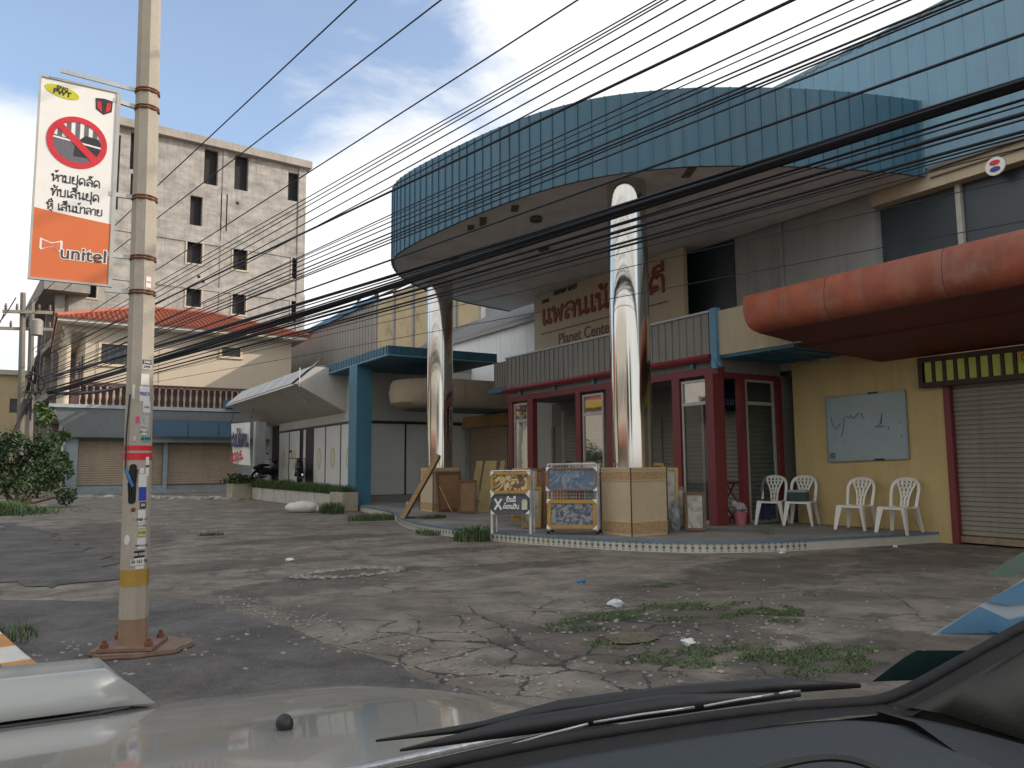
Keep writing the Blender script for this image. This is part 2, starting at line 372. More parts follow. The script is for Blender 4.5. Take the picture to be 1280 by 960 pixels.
# ---- Lao lettering drawn as strokes (unit: x-height = 1)
def arc(cx,cy,r,a0=0,a1=360,n=9): return [(cx+r*math.cos(R(a0+(a1-a0)*i/n)),cy+r*math.sin(R(a0+(a1-a0)*i/n))) for i in range(n+1)]
h_=lambda x,y: arc(x,y,.11,n=7)
G={
'ຫ':([h_(.11,.88),[(.22,.9),(.22,0),(.62,.62)],arc(.66,.75,.15,240,520),[(.62,.62),(.82,.4),(.82,0)]],.98),
'າ':([[(0,.78),(.08,.95),(.22,1),(.36,.92),(.4,.75),(.4,0)]],.55),
'ມ':([h_(.11,.88),[(.22,.9),(.22,0),(.75,0),(.75,1)],h_(.14,.1)],.93),
'ຢ':([h_(.2,.86),[(.1,.82),(.12,.6),(.32,.52),(.12,.44),(.1,.12),(.22,0),(.62,0),(.75,.12),(.75,1.3)]],.93),
'ດ':([h_(.36,.3),[(.28,.24),(.2,0),(.08,.1),(.05,.6),(.2,.93),(.42,1),(.64,.93),(.76,.65),(.76,0)]],.95),
'ລ':([h_(.2,.14),[(.1,.2),(.1,.45),(.3,.58),(.6,.5),(.75,.3)],[(.05,.8),(.25,1),(.55,1),(.75,.8),(.75,0)]],.93),
'ທ':([h_(.11,.88),[(.22,.9),(.22,0),(.52,.85),(.68,1),(.8,.85),(.8,0)]],.98),
'ບ':([h_(.11,.88),[(.22,.9),(.22,0),(.75,0),(.75,1)]],.93),
'ສ':([h_(.2,.14),[(.1,.2),(.1,.45),(.3,.58),(.6,.5),(.75,.3)],[(.05,.8),(.25,1),(.55,1),(.75,.8),(.75,0)],[(.6,.95),(.85,1.22)]],.97),
'ນ':([h_(.11,.88),[(.22,.9),(.22,0),(.66,.3),(.66,1)],h_(.74,.12)],.95),
'ຍ':([h_(.2,.86),[(.1,.82),(.12,.6),(.32,.52),(.12,.44),(.1,.12),(.22,0),(.62,0),(.75,.12),(.75,1)]],.93),
'ພ':([h_(.11,.88),[(.2,.92),(.24,0),(.48,.72),(.7,0),(.82,1)]],1.0),
'ຕ':([h_(.34,.28),[(.26,.2),(.1,.05),(.05,.6),(.15,.92),(.3,1),(.42,.86),(.55,1),(.7,.93),(.78,.65),(.78,0)]],.97),
'ຊ':([h_(.14,.86),[(.22,.8),(.2,.45),(.1,.1),(.25,0),(.6,0),(.72,.2),(.7,.6),(.5,.75)],[(.6,.7),(.9,1.15)]],.97),
'ອ':([h_(.22,.5),[(.1,.5),(.1,.2),(.25,0),(.58,0),(.75,.2),(.75,.8),(.58,1),(.28,1),(.1,.84)]],.93),
'ຄ':([h_(.4,.4),[(.3,.35),(.1,0),(.06,.6),(.22,.93),(.42,1),(.64,.93),(.76,.65),(.76,0)]],.95),
'ຮ':([h_(.22,.5),[(.1,.5),(.1,.2),(.25,0),(.58,0),(.75,.2),(.75,.8),(.58,1),(.28,1),(.1,.84)],[(.55,1),(.85,1.2)]],.95),
'ເ':([[(.15,1),(.15,.1)],h_(.25,.12)],.45),
'ແ':([[(.15,1),(.15,.1)],h_(.25,.12),[(.55,1),(.55,.1)],h_(.65,.12)],.82),
' ':([],.5),
}
MK={'້':[[(-.62,1.42),(-.52,1.55),(-.42,1.36),(-.28,1.62)]],'ັ':[[(-.72,1.42),(-.6,1.2),(-.4,1.2),(-.28,1.4)],arc(-.68,1.42,.07,n=6)],
'ຸ':[[(-.3,-.12),(-.22,-.16),(-.22,-.5)]],'ົ':[arc(-.5,1.35,.14,n=8),[(-.36,1.35),(-.2,1.5)]],'ຼ':[[(-.6,-.12),(-.35,-.2),(-.25,-.42)]],
'ື':[[(-.8,1.18),(-.72,1.42),(-.5,1.5),(-.3,1.4),(-.24,1.18),(-.8,1.18)],[(-.42,1.48),(-.42,1.7)]],'ີ':[[(-.8,1.18),(-.72,1.42),(-.5,1.5),(-.3,1.4),(-.24,1.18),(-.8,1.18)],[(-.26,1.3),(-.26,1.66)]],
'ິ':[[(-.8,1.18),(-.72,1.42),(-.5,1.5),(-.3,1.4),(-.24,1.18),(-.8,1.18)]]}
def lao_width(s): return sum(G[c][1] for c in s if c in G)
def ribbon(mb,pl,wd,P,nrm,th):
    nrm=Vector(nrm)
    for i in range(len(pl)-1):
        a=Vector(pl[i]); b=Vector(pl[i+1]); d=b-a
        if d.length<1e-6: continue
        d.normalize(); s=Vector((-d.y,d.x))*wd/2; e=d*wd*.42; a2=a-e; b2=b+e
        q=[P(*(a2-s)),P(*(b2-s)),P(*(b2+s)),P(*(a2+s))]
        mb.prism([p+nrm*(th*random.uniform(.05,.12)) for p in q],nrm*th)
def lao(mb,s,org,ux,uy,size,wd,nrm,th=0.004,align='C'):
    org,ux,uy=map(Vector,(org,ux,uy)); W=lao_width(s); x=-W/2 if align=='C' else 0
    last=x
    for c in s:
        if c in G:
            for pl in G[c][0]: ribbon(mb,[(px+x,py) for px,py in pl],wd,lambda u,v: org+ux*(u*size)+uy*(v*size),nrm,th)
            x+=G[c][1]
        elif c in MK:
            for pl in MK[c]: ribbon(mb,[(px+x+.05,py) for px,py in pl],wd,lambda u,v: org+ux*(u*size)+uy*(v*size),nrm,th)
    return mb

# ------------------------------------------------------------------ ground
def groundmat(name,base,dark,crack,seed,crackscale,stain,warm,patches=()):
    m,t,n,l,p=newmat(name)
    tc=n.new('ShaderNodeTexCoord'); mp=n.new('ShaderNodeMapping'); mp.inputs['Location'].default_value=(seed,seed*.7,0); l.new(tc.outputs['Object'],mp.inputs['Vector'])
    V=mp.outputs[0]
    def noise(sc,det=6,ro=.6,di=0,vec=None):
        a=n.new('ShaderNodeTexNoise'); a.inputs['Scale'].default_value=sc; a.inputs['Detail'].default_value=det; a.inputs['Roughness'].default_value=ro; a.inputs['Distortion'].default_value=di
        l.new(vec or V,a.inputs['Vector']); return a
    def rng(v,a,b,c=0,d=1):
        r=n.new('ShaderNodeMapRange'); r.interpolation_type='SMOOTHSTEP'
        for k,x in zip(('From Min','From Max','To Min','To Max'),(a,b,c,d)): r.inputs[k].default_value=x
        l.new(v,r.inputs['Value']); return r.outputs[0]
    def mix(f,a,b,bt='MIX'):
        x=n.new('ShaderNodeMix'); x.data_type='RGBA'; x.blend_type=bt
        for k,v in ((0,f),(6,a),(7,b)):
            if isinstance(v,(int,float)): x.inputs[k].default_value=v
            elif isinstance(v,tuple): x.inputs[k].default_value=(*v,1)
            else: l.new(v,x.inputs[k])
        return x.outputs[2]
    def mth(op,a,b=0):
        x=n.new('ShaderNodeMath'); x.operation=op
        for k,v in enumerate((a,b)):
            if isinstance(v,(int,float)): x.inputs[k].default_value=v
            else: l.new(v,x.inputs[k])
        return x.outputs[0]
    big=noise(.33,8,.66,.6); mid=noise(1.7,8,.7,.4); fine=noise(38,4,.7); grit=noise(140,2,.6)
    c=mix(rng(mid.outputs['Fac'],.3,.7),tuple(x*.55 for x in base),tuple(x*1.45 for x in base))
    c=mix(rng(big.outputs['Fac'],.5,.68,0,stain),c,dark)
    w=noise(.62,7,.7,.9); c=mix(rng(w.outputs['Color'],.5,.66,0,warm),c,(.13,.088,.06))
    pt=noise(.5,6,.75,1.4); c=mix(rng(pt.outputs['Fac'],.60,.63,0,stain*.75),c,tuple(x*.5 for x in dark))
    pn=noise(1.6,7,.7).outputs['Fac']
    for (ex,ey,erx,ery) in patches:
        em=n.new('ShaderNodeMapping'); em.vector_type='TEXTURE'; em.inputs['Location'].default_value=(ex,ey,0); em.inputs['Scale'].default_value=(erx,ery,1); l.new(tc.outputs['Object'],em.inputs['Vector'])
        le=n.new('ShaderNodeVectorMath'); le.operation='LENGTH'; l.new(em.outputs[0],le.inputs[0])
        f_=rng(mth('ADD',le.outputs['Value'],mth('MULTIPLY',mth('SUBTRACT',pn,.5),2.6)),1.12,.82,0,.82)
        c=mix(f_,c,mix(rng(mid.outputs['Fac'],.35,.65),(.05,.042,.036),(.10,.078,.06)))
    # cracks: wandering slab joints, only in broken areas
    dn=noise(2.2,5,.7); dv=n.new('ShaderNodeVectorMath'); dv.operation='MULTIPLY_ADD'; l.new(dn.outputs['Color'],dv.inputs[0]); dv.inputs[1].default_value=(.32,.32,.0); l.new(V,dv.inputs[2])
    vo=n.new('ShaderNodeTexVoronoi'); vo.feature='DISTANCE_TO_EDGE'; vo.inputs['Scale'].default_value=crackscale; l.new(dv.outputs[0],vo.inputs['Vector'])
    vo2=n.new('ShaderNodeTexVoronoi'); vo2.feature='DISTANCE_TO_EDGE'; vo2.inputs['Scale'].default_value=crackscale*.42; l.new(dv.outputs[0],vo2.inputs['Vector'])
    wid=rng(noise(3.1,3).outputs['Fac'],.35,.7,.004,.034)
    k1=mth('LESS_THAN',vo.outputs['Distance'],wid); k2=mth('LESS_THAN',vo2.outputs['Distance'],mth('MULTIPLY',wid,.42))
    reg=rng(noise(.4,4,.6).outputs['Fac'],.45,.56)
    # broken slabs lie by the road edge, around (3.2, 4.6)
    vd=n.new('ShaderNodeVectorMath'); vd.operation='DISTANCE'; l.new(tc.outputs['Object'],vd.inputs[0]); vd.inputs[1].default_value=(2.9,4.5,0)
    near=rng(vd.outputs['Value'],1.2,2.6,1,0)
    kk=mth('MAXIMUM',mth('MULTIPLY',k1,mth('MAXIMUM',mth('MULTIPLY',reg,.35),near)),mth('MULTIPLY',k2,mth('MULTIPLY',rng(noise(.23,4).outputs['Fac'],.45,.6),.7)))
    kk=mth('MULTIPLY',kk,crack)
    c=mix(kk,c,(.022,.018,.014))
    c=mix(rng(grit.outputs['Fac'],.35,.75,0,.32),c,(.33,.31,.28))
    c=mix(rng(fine.outputs['Fac'],.55,.75,0,.35),c,tuple(x*.45 for x in base))
    l.new(c,p.inputs['Base Color']); l.new(rng(mid.outputs['Fac'],.3,.7,.95,.72),p.inputs['Roughness'])
    p.inputs['Specular IOR Level'].default_value=.3
    hgt=mth('ADD',mth('ADD',mth('MULTIPLY',fine.outputs['Fac'],.35),mth('MULTIPLY',grit.outputs['Fac'],.2)),mth('ADD',mth('MULTIPLY',mid.outputs['Fac'],1.1),mth('MULTIPLY',kk,-.8)))
    b=n.new('ShaderNodeBump'); b.inputs['Strength'].default_value=.55; b.inputs['Distance'].default_value=.035; l.new(hgt,b.inputs['Height']); l.new(b.outputs[0],p.inputs['Normal'])
    MATS[name]=m; return m
GCON=groundmat('worn_concrete',(.188,.164,.130),(.072,.062,.051),1.0,3.1,2.1,.85,.55,((2.6,8.2,1.2,.5),(3.3,8.8,1.0,.35),(4.0,4.5,1.3,.8),(6.8,5.9,1.8,.6),(8.6,6.6,1.9,.5),(2.0,10.5,1.8,.5),(9.6,5.6,1.4,.6),(5.4,8.3,1.0,.35),(.5,14,1.0,4.5),(1.5,17,.8,3.5),(5.3,10.3,1.2,.35),(4.6,3.2,1.3,.4),(4.2,13.5,1.6,.6)))
GASP=groundmat('old_asphalt',(.078,.073,.069),(.045,.042,.04),.35,11.7,1.1,.5,.5)
m=MB(); S=900
m.quad((-S,-S,0),(S,-S,0),(S,S,0),(-S,S,0)); tag(m.build('ground',GCON),kind='structure')
def rough_poly(pts,amp=.06,step=.18,seed=0):
    o=[]
    for i in range(len(pts)):
        a=Vector(pts[i]); b=Vector(pts[(i+1)%len(pts)]); k=max(1,int((b-a).length/step)); k=min(k,60)
        for j in range(k):
            p=a.lerp(b,j/k); q=mnoise.noise((p.x*2.3+seed,p.y*2.3,.3))*amp+mnoise.noise((p.x*7+seed,p.y*7,1.3))*amp*.5
            d=(b-a).normalized(); o.append(p+Vector((-d.y,d.x))*q)
    return o
def sheet(name,pts,z,mt,amp=.06,seed=0,**kw):
    pp=rough_poly(pts,amp,seed=seed); mb=MB(); mb.quad(*[(p.x,p.y,z) for p in pp]); o=mb.build(name,mt)
    bm=bmesh.new(); bm.from_mesh(o.data); bmesh.ops.triangulate(bm,faces=bm.faces); bm.to_mesh(o.data); bm.free(); return tag(o,**kw)
sheet('road',[(-40,-30),(2.6,-30),(2.55,1),(2.08,4.1),(1.98,4.85),(1.86,5.44),(1.76,6.16),(1.62,7.0),(1.39,8.0),(1.0,8.2),(-.2,9.0),(-.6,12),(-1.2,30),(-1.6,120),(-40,120)],.004,GASP,.15,kind='structure')
sheet('road',[(-.4,21.5),(.25,18.5),(.7,15),(1.05,12),(.95,9.9),(.2,9.5),(-.4,10.6),(-.7,15)],.008,GASP,.28,5,kind='structure')
# puddle
WATER=mat('muddy_water',(.13,.10,.07),.42,0,.05,2,0)
sheet('water',[(3.72+.24*math.cos(a*.6)*(1+.3*math.sin(a)),4.4+.16*math.sin(a*.6)) for a in range(10)],.013,WATER,.03,3,kind='structure')

# loose stones and broken paving
m=MB()
def stone(mb,x,y,s):
    mb.ball((x,y,s*.25),s*random.uniform(.6,1.2),s*random.uniform(.6,1.2),s*.45,6,4,.25)
for _ in range(420):
    x=random.gauss(4.1,1.1); y=random.gauss(4.3,.8); stone(m,x,y,random.uniform(.006,.022))
for _ in range(450):
    t=random.random(); x=2.55-.9*t+random.gauss(0,.16); y=3.6+4.4*t+random.gauss(0,.15); stone(m,x,y,random.uniform(.005,.019))
for _ in range(90):
    a=random.uniform(0,6.28); q=random.gauss(.5,.13); stone(m,.7+q*1.15*math.cos(a),5.98+q*.95*math.sin(a),random.uniform(.005,.022))
for _ in range(260): stone(m,random.uniform(1.5,9),random.uniform(4.5,14),random.uniform(.006,.02))
for _ in range(260):
    a=random.uniform(0,6.28); stone(m,3.25+.62*math.cos(a)*random.uniform(.8,1.1),8.85+.32*math.sin(a)*random.uniform(.8,1.1),random.uniform(.015,.05))
tag(m.build('loose_gravel',mat('gravel',(.27,.25,.22),.9,0,.35,9,.2)),kind='stuff')
m=MB()
for _ in range(420):
    t=random.random(); x=2.0+5.2*t+random.gauss(0,.25); y=39.5-7.5*t+random.gauss(0,.55); s=random.uniform(.02,.10)
    c=Vector((x,y,s*.3)); a=random.uniform(0,3.14); m.obox(c,Vector((math.cos(a),math.sin(a),random.uniform(-.3,.3)))*s*random.uniform(.8,2.2),Vector((-math.sin(a),math.cos(a),0))*s,(0,0,s*.3))
tag(m.build('rubble',mat('pale_rubble',(.38,.37,.34),.9,0,.5,.7,.2)),kind='stuff')

# grass
def grass_area(mb,cx,cy,rx,ry,nn,h,z=.0,seed=0):
    k=0; h*=.42
    while k<nn:
        x=random.uniform(-1,1); y=random.uniform(-1,1)
        q=x*x+y*y
        if q>1 or random.random()>(1-q)**.7 or mnoise.noise((x*2.6+seed,y*2.6,seed*.3))+.35*mnoise.noise((x*9+seed,y*9,2.))<-.22+q*.5: continue
        mb.blade((cx+x*rx,cy+y*ry,z),h*random.uniform(.4,1.2),.006+h*.03,h*random.uniform(.3,1.3)); k+=1
m=MB()
for a in ((4.45,5.0,1.15,.42,4300,.045,1),(5.3,4.45,.6,.35,2400,.045,2),(3.75,3.75,.75,.36,2300,.045,3),(4.35,3.3,.75,.42,2700,.045,4),(3.6,4.35,.35,.2,700,.04,5),(5.6,6.1,.5,.15,700,.03,6),(6.55,4.9,.4,.2,350,.03,7)):
    grass_area(m,*a[:4],a[4],a[5],.004,a[6])
tag(m.build('short_grass',GRASS),kind='stuff')
def weed(cx,cy,rx,ry,nn,h,label,z=0.):
    mb=MB()
    for _ in range(nn):
        a=random.uniform(0,6.28); q=random.random()**.6; mb.blade((cx+rx*q*math.cos(a),cy+ry*q*math.sin(a),z),h*random.uniform(.35,1.15),.007+h*.035,h*random.uniform(.1,.9))
    for _ in range(nn//5):
        a=random.uniform(0,6.28); q=random.random()**.6; mb.leafq((cx+rx*q*math.cos(a),cy+ry*q*math.sin(a),z+h*random.uniform(.1,.9)),h*.11)
    tag(mb.build('weed_clump',GRASS),label,'weeds','weeds along the kerb')
weed(6.38,11.5,.34,.3,650,.26,'leafy green weed clump at the kerb in front of the left picture rack')
weed(9.75,8.2,.12,.1,170,.2,'small dark weed tuft at the kerb in front of the plastic chairs')
weed(7.0,17.2,.75,.4,900,.17,'low spreading weeds at the far end of the tiled kerb')
weed(6.95,20.4,.3,.45,700,.3,'bushy weed growing at the near corner of the white planter')
weed(7.2,14.7,.3,.14,350,.09,'low grass growing through the tiles beside the shiny column',.16)
weed(6.25,13.0,.16,.4,350,.1,'thin grass line along the curved kerb left of the weed clump')
weed(2.9,15.2,.25,.15,200,.08,'tiny grass tuft alone on the bare concrete by the pole')
weed(-.12,7.0,.25,.45,260,.08,'grass growing behind the orange and white kerb')

# litter
def litter(x,y,s,col,label,nm='plastic_bag',cat='litter',z=0):
    mb=MB(); mb.ball((x,y,z+s*.28),s,s*.7,s*.4,9,6,.32); tag(mb.build(nm,mat('litter_'+col[0],col[1],.5,0,.1,12,.1)),label,cat,'litter on the forecourt')
PALE=('pale',(.55,.58,.60)); WH=('white',(.66,.65,.62)); BL=('blue',(.05,.16,.40))
litter(4.47,5.46,.085,PALE,'pale crumpled plastic bag beside the grass patch')
litter(3.55,5.15,.05,BL,'small pale blue scrap on the cracked slabs') if False else None
litter(5.05,6.75,.05,BL,'small blue scrap near the middle of the forecourt')
litter(3.0,10.45,.06,WH,'tiny white scrap on the concrete beyond the pothole')
litter(9.0,7.35,.09,PALE,'flat pale scrap on the concrete below the kerb')
litter(10.9,6.85,.05,WH,'small white scrap on the floor near the plastic chairs')
litter(3.95,4.05,.06,WH,'small white lump between the two grass patches')
mb=MB(); mb.ball((0,0,.14),.46,.25,.17,14,8,.07)
o=thing('broken_block','white rounded foam block lying in front of the planter','block',(6.4,21.2,0),R(-25),None)
bb=mb.build('block_body',mat('dirty_white_foam',(.60,.59,.54),.8,0,.1,3,.1,dirt=.3),o,smooth=True,local=True)
mb=MB(); mb.ball((.5,.0,.09),.2,.16,.10,10,6,.12); mb.build('broken_end',MATS['dirty_white_foam'],o,smooth=True,local=True)

# ------------------------------------------------------------------ kerb island by the pole
k=thing('painted_kerb','orange and white striped kerb at the lower left road edge','kerb',(0,6,0))
pts=[(.16,4.9),(.11,5.29),(.02,5.75),(-.1,6.45),(-.3,7.6),(-.6,9.5)]
OR=mat('orange_paint',(.46,.20,.035),.6,0,.15,6,.1,dirt=.35); WP=mat('kerb_white',(.58,.56,.50),.6,0,.1,6,.1,dirt=.4)
seg=[]
for i in range(len(pts)-1):
    a=Vector(pts[i]);b=Vector(pts[i+1]); q=max(1,int((b-a).length/.22))
    for j in range(q): seg.append((a.lerp(b,j/q),a.lerp(b,(j+1)/q)))
for i,(a,b) in enumerate(seg):
    d=(b-a).normalized(); s=Vector((-d.y,d.x))*.16
    mb=MB(); mb.prism([(a.x,a.y,0),(b.x,b.y,0),((b+s).x,(b+s).y,0),((a+s).x,(a+s).y,0)],(0,0,.13)); mb.build('kerb_stone',OR if (i//2)%2==0 else WP,k)

# ------------------------------------------------------------------ entrance platform with the tiled kerb
PZ0=.16
edge=[(8.2,24.5),(7.9,20.5),(7.5,17.6),(7.15,16.5),(6.72,15.3),(6.42,14.0),(6.33,12.6),(6.55,11.3),(6.95,9.85),(7.42,8.75),(8.05,7.95),(8.9,7.5),(9.9,7.28),(10.9,7.1),(12.25,6.85)]
def smooth_pts(p,it=2,closed=False):
    p=[Vector(q) for q in p]
    for _ in range(it):
        o=[p[0]]
        for a,b in zip(p[:-1],p[1:]): o+=[a.lerp(b,.25),a.lerp(b,.75)]
        o.append(p[-1]); p=o
    return p
ed=smooth_pts(edge,2)
pf=thing('entrance_pavement',None,None,(9,12,0)); pf['kind']='structure'
m,t,n,l,p=newmat('floor_tiles')
tc=n.new('ShaderNodeTexCoord'); br=n.new('ShaderNodeTexBrick'); br.offset=0; br.inputs['Scale'].default_value=3.3; br.inputs['Mortar Size'].default_value=.012; br.inputs['Brick Width'].default_value=.99; br.inputs['Row Height'].default_value=.99
br.inputs['Color1'].default_value=(.22,.21,.195,1); br.inputs['Color2'].default_value=(.26,.25,.23,1); br.inputs['Mortar'].default_value=(.10,.095,.085,1)
l.new(tc.outputs['Object'],br.inputs['Vector']); nz=n.new('ShaderNodeTexNoise'); nz.inputs['Scale'].default_value=1.1; nz.inputs['Detail'].default_value=7; l.new(tc.outputs['Object'],nz.inputs['Vector'])
mr=n.new('ShaderNodeMapRange'); mr.inputs['From Min'].default_value=.3; mr.inputs['From Max'].default_value=.7; mr.inputs['To Min'].default_value=.6; mr.inputs['To Max'].default_value=1.15; l.new(nz.outputs['Fac'],mr.inputs['Value'])
x=n.new('ShaderNodeMix'); x.data_type='RGBA'; x.blend_type='MULTIPLY'; x.inputs[0].default_value=1; l.new(br.outputs['Color'],x.inputs[6]); l.new(mr.outputs[0],x.inputs[7]); l.new(x.outputs[2],p.inputs['Base Color']); p.inputs['Roughness'].default_value=.7
FLOORT=m
mb=MB(); top=[(q.x,q.y) for q in ed]+[(12.9,6.85),(12.9,24.5)]
vs=[(a,b,PZ0) for a,b in top]; mb.quad(*vs)
o=mb.build('tiled_floor',FLOORT,pf)
bm=bmesh.new(); bm.from_mesh(o.data); bmesh.ops.triangulate(bm,faces=bm.faces); bm.to_mesh(o.data); bm.free()
# kerb face: patterned white tiles with a blue nosing
mb=MB(); nb=MB(); dk=MB(); dist=0
KT=mat('kerb_tile',(.50,.49,.42),.45,0,.1,5,.05,dirt=.35,dirtcol=(.2,.17,.13),dscale=2.5); KB=mat('blue_nosing',(.11,.18,.25),.5,0,.2,4,.05,dirt=.4); KD=mat('tile_motif',(.12,.14,.12),.5)
for i,(a,b) in enumerate(zip(ed[:-1],ed[1:])):
    d=(b-a); Ls=d.length; d.normalize(); nn=Vector((d.y,-d.x))  # outward to street
    if nn.x>0 and nn.y>0: nn=-nn
    mb.quad((a.x,a.y,0),(b.x,b.y,0),(b.x,b.y,PZ0-.032),(a.x,a.y,PZ0-.032))
    e=nn*.014
    nb.prism([((a+e).x,(a+e).y,PZ0-.032),((b+e).x,(b+e).y,PZ0-.032),((b-nn*.05).x,(b-nn*.05).y,PZ0-.032),((a-nn*.05).x,(a-nn*.05).y,PZ0-.032)],(0,0,.036))
    if 6.3<a.x<9.3 and a.y<16.5:
        s=(.1-dist%.1)
        while s<Ls:
            c=a+d*s+nn*.002
            dk.obox((c.x,c.y,.07),Vector((d.x,d.y,0))*.021,Vector((0,0,1))*.021,Vector((nn.x,nn.y,0))*.0015)
            for q in (-.045,.045):
                c2=a+d*(s)+nn*.002; dk.obox((c2.x,c2.y,.07+q),Vector((d.x,d.y,0))*.012,Vector((0,0,1))*.008,Vector((nn.x,nn.y,0))*.0015)
            s+=.1
    dist+=Ls
mb.build('kerb_face',KT,pf); nb.build('kerb_nosing',KB,pf); tag(dk.build('tile_motifs',KD,pf),kind='stuff')

# ================================================================== main building
WX=12.1
B=thing('commercial_building','long two storey shop building with a round teal canopy on two shiny steel columns','building',(12,8,0))
def pt(n,mb,m,par=None,**k): return mb.build(n,m,par or B,**k)
# body and upper wall
mb=MB(); mb.box(WX+.45,26,-14,17.3,0,8.3); mb.box(WX+.02,WX+.45,9.9,17.3,3,5.95); mb.box(WX+.02,WX+.45,7.66,9.9,3,5.95)
pt('wall',mb,UPW)
# upper window band to the right, set in
mb=MB(); mb.box(WX-.02,WX+.40,-14,7.66,5.62,5.95); mb.box(WX-.03,WX+.4,-14,7.66,3.2,4.1)
pt('window_band',mb,BEIGE)
mb=MB(); mb.quad((WX+.22,-14,4.1),(WX+.22,7.66,4.1),(WX+.22,7.66,5.62),(WX+.22,-14,5.62)); g=pt('window',mb,UPG)
mb=MB(); mb.quad((WX+.40,-14,4.1),(WX+.40,7.66,4.1),(WX+.40,7.66,5.62),(WX+.40,-14,5.62)); mb.build('window_backing',DARK,g)
mb=MB()
for y in (6.30,4.6,2.9,1.2): mb.box(WX+.13,WX+.215,y-.04,y+.04,4.1,5.62)
mb.build('mullion',mat('pale_mullion',(.45,.44,.40),.6),g)
mb=MB(); mb.box(WX-.008,WX+.012,10.75,12.35,4.0,5.85); pt('dark_window',mb,mat('dark_upper_pane',(.03,.045,.05),.35))
# pale pilaster strip beside it
mb=MB(); mb.box(WX-.035,WX+.015,9.55,9.62,4.0,5.95); pt('pilaster_edge',mb,UPW)
# big faded cladding with seams
mb=MB(); mb.box(WX-.07,WX+.44,-14,17.3,5.955,8.52); ribs(mb,(WX-.07,-14,0),(0,1,0),31.2,5.955,8.52,(-1,0,0),.30,.022,.009)
pt('cladding',mb,TEALF)
mb=MB(); mb.box(WX-.085,WX+.5,-14,17.3,8.522,8.58)
y=-14
while y<17.2:
    mb.box(WX-.085,WX-.0705,y,y+random.uniform(.1,.2),8.50,8.521); y+=.24
pt('roof_flashing',mb,mat('weathered_flashing',(.20,.27,.30),.6,0,.2,2,.1,dirt=.4))
mb=MB(); mb.box(WX-.10,WX-.021,-14,6.62,5.90,5.953); mb.box(WX-.06,WX-.022,-14,6.62,5.78,5.80); pt('drip_rail',mb,mat('dark_rail',(.16,.15,.14),.6))
mb=MB(); mb.box(WX+.1,20,-14,-.6,8.6,9.3); mb.box(14.2,17,2.5,6.2,8.3,9.7); pt('tank_housing_and_sun_block',mb,TEALF)  # long unseen block added to shade the pole, then the tank housing
# round medallion
e=PX(1245,208,WX-.03)
mb=MB(); mb.prism([(e.x,e.y+.14*math.cos(a),e.z+.14*math.sin(a)) for a in [i*math.pi/12 for i in range(24)]],(-.03,0,0)); md=pt('medallion',mb,SIGNW)
for dz,c,nm in ((.052,SIGNR,'red_motif'),(-.048,mat('motif_blue',(.03,.06,.25),.5),'blue_motif')):
    mb=MB(); mb.prism([(e.x-.031,e.y+.075*math.cos(a),e.z+dz+.04*math.sin(a)) for a in [i*math.pi/8 for i in range(16)]],(-.006,0,0)); mb.build(nm,c,md)

# yellow ground floor wall, jamb and big shutter
yj=PX(1187,600,WX).y; yl=PX(996,600,WX).y
mb=MB(); mb.box(WX,WX+.44,yj,yl,0,3.19); mb.box(WX,WX+.44,-14,2.2,0,3.19); mb.box(WX+.01,WX+.44,2.2,yj,2.46,3.19); pt('yellow_wall',mb,YELW)
mb=MB(); mb.box(WX-.03,WX+.1,yj-.10,yj,0,2.46); pt('jamb',mb,REDP)
mb=MB(); shutter(mb,(WX+.09,yj-.10,0),(0,-1,0),yj-2.3,.13,2.46,(-1,0,0),.072,.02); sh=pt('roller_shutter',mb,SHUTG,smooth=True,auto=True)
mb=MB(); mb.box(WX+.03,WX+.11,2.3,yj-.10,.03,.125); mb.build('bottom_rail',mat('rusty_rail',(.25,.19,.13),.6,0,.3,6,.1,dirt=.5),sh)
# lime and dark striped pelmet over the shutter
p0=PX(1147,450,WX-.12); mb=MB(); x=WX-.14
mb.box(x,WX-.002,2.2,p0.y,2.82,2.90); mb.box(x,WX-.002,2.2,p0.y,2.42,2.50); mb.box(x,x+.1,p0.y-.07,p0.y,2.50,2.82)
lm=MB(); y=p0.y-.1
while y>2.4:
    lm.box(x+.03,x+.05,y-.115,y,2.501,2.819); mb.box(x+.01,x+.06,y-.165,y-.116,2.50,2.82); y-=.17
pe=pt('pelmet',mb,MAROON); lm.build('lime_panels',LIME,pe)
e=PX(1281,446,x-.01); mb=MB(); mb.torus(e,(1,0,0),.07,.018,16,6); mb.ball((e.x,e.y,e.z),.02,.045,.045); mb.build('gold_rosette',GOLD,pe,smooth=True)

# porch: slab, ceiling, parapet, beams
mb=MB(); mb.box(10.52,WX+.02,7.0,17.0,3.24,3.9); pt('porch_roof',mb,GREYSH)
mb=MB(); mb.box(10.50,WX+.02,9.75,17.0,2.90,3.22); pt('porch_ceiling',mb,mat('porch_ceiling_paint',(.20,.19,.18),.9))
mb=MB(); mb.box(10.44,10.515,9.86,17.06,3.23,4.0); ribs(mb,(10.44,9.86,0),(0,1,0),7.2,3.23,4.0,(-1,0,0),.19,.035,.02)
mb.box(10.60,10.66,17.06,17.95,3.3,4.0); ribs(mb,(10.6,17.06,0),(0,1,0),.9,3.3,4.0,(-1,0,0),.13,.03,.02)
pa=pt('parapet',mb,GREYSH)
mb=MB(); mb.box(10.40,10.56,9.86,17.08,4.002,4.04); mb.build('parapet_cap',ALU,pa)
mb=MB(); mb.box(10.38,10.52,9.72,9.858,2.98,4.06); mb.box(10.34,10.40,9.70,9.80,2.95,3.22); mb.tube([(10.36,9.72,3.2),(10.33,9.70,3.1),(10.40,9.66,3.0)],.03); pt('corner_post',mb,BLUEL)
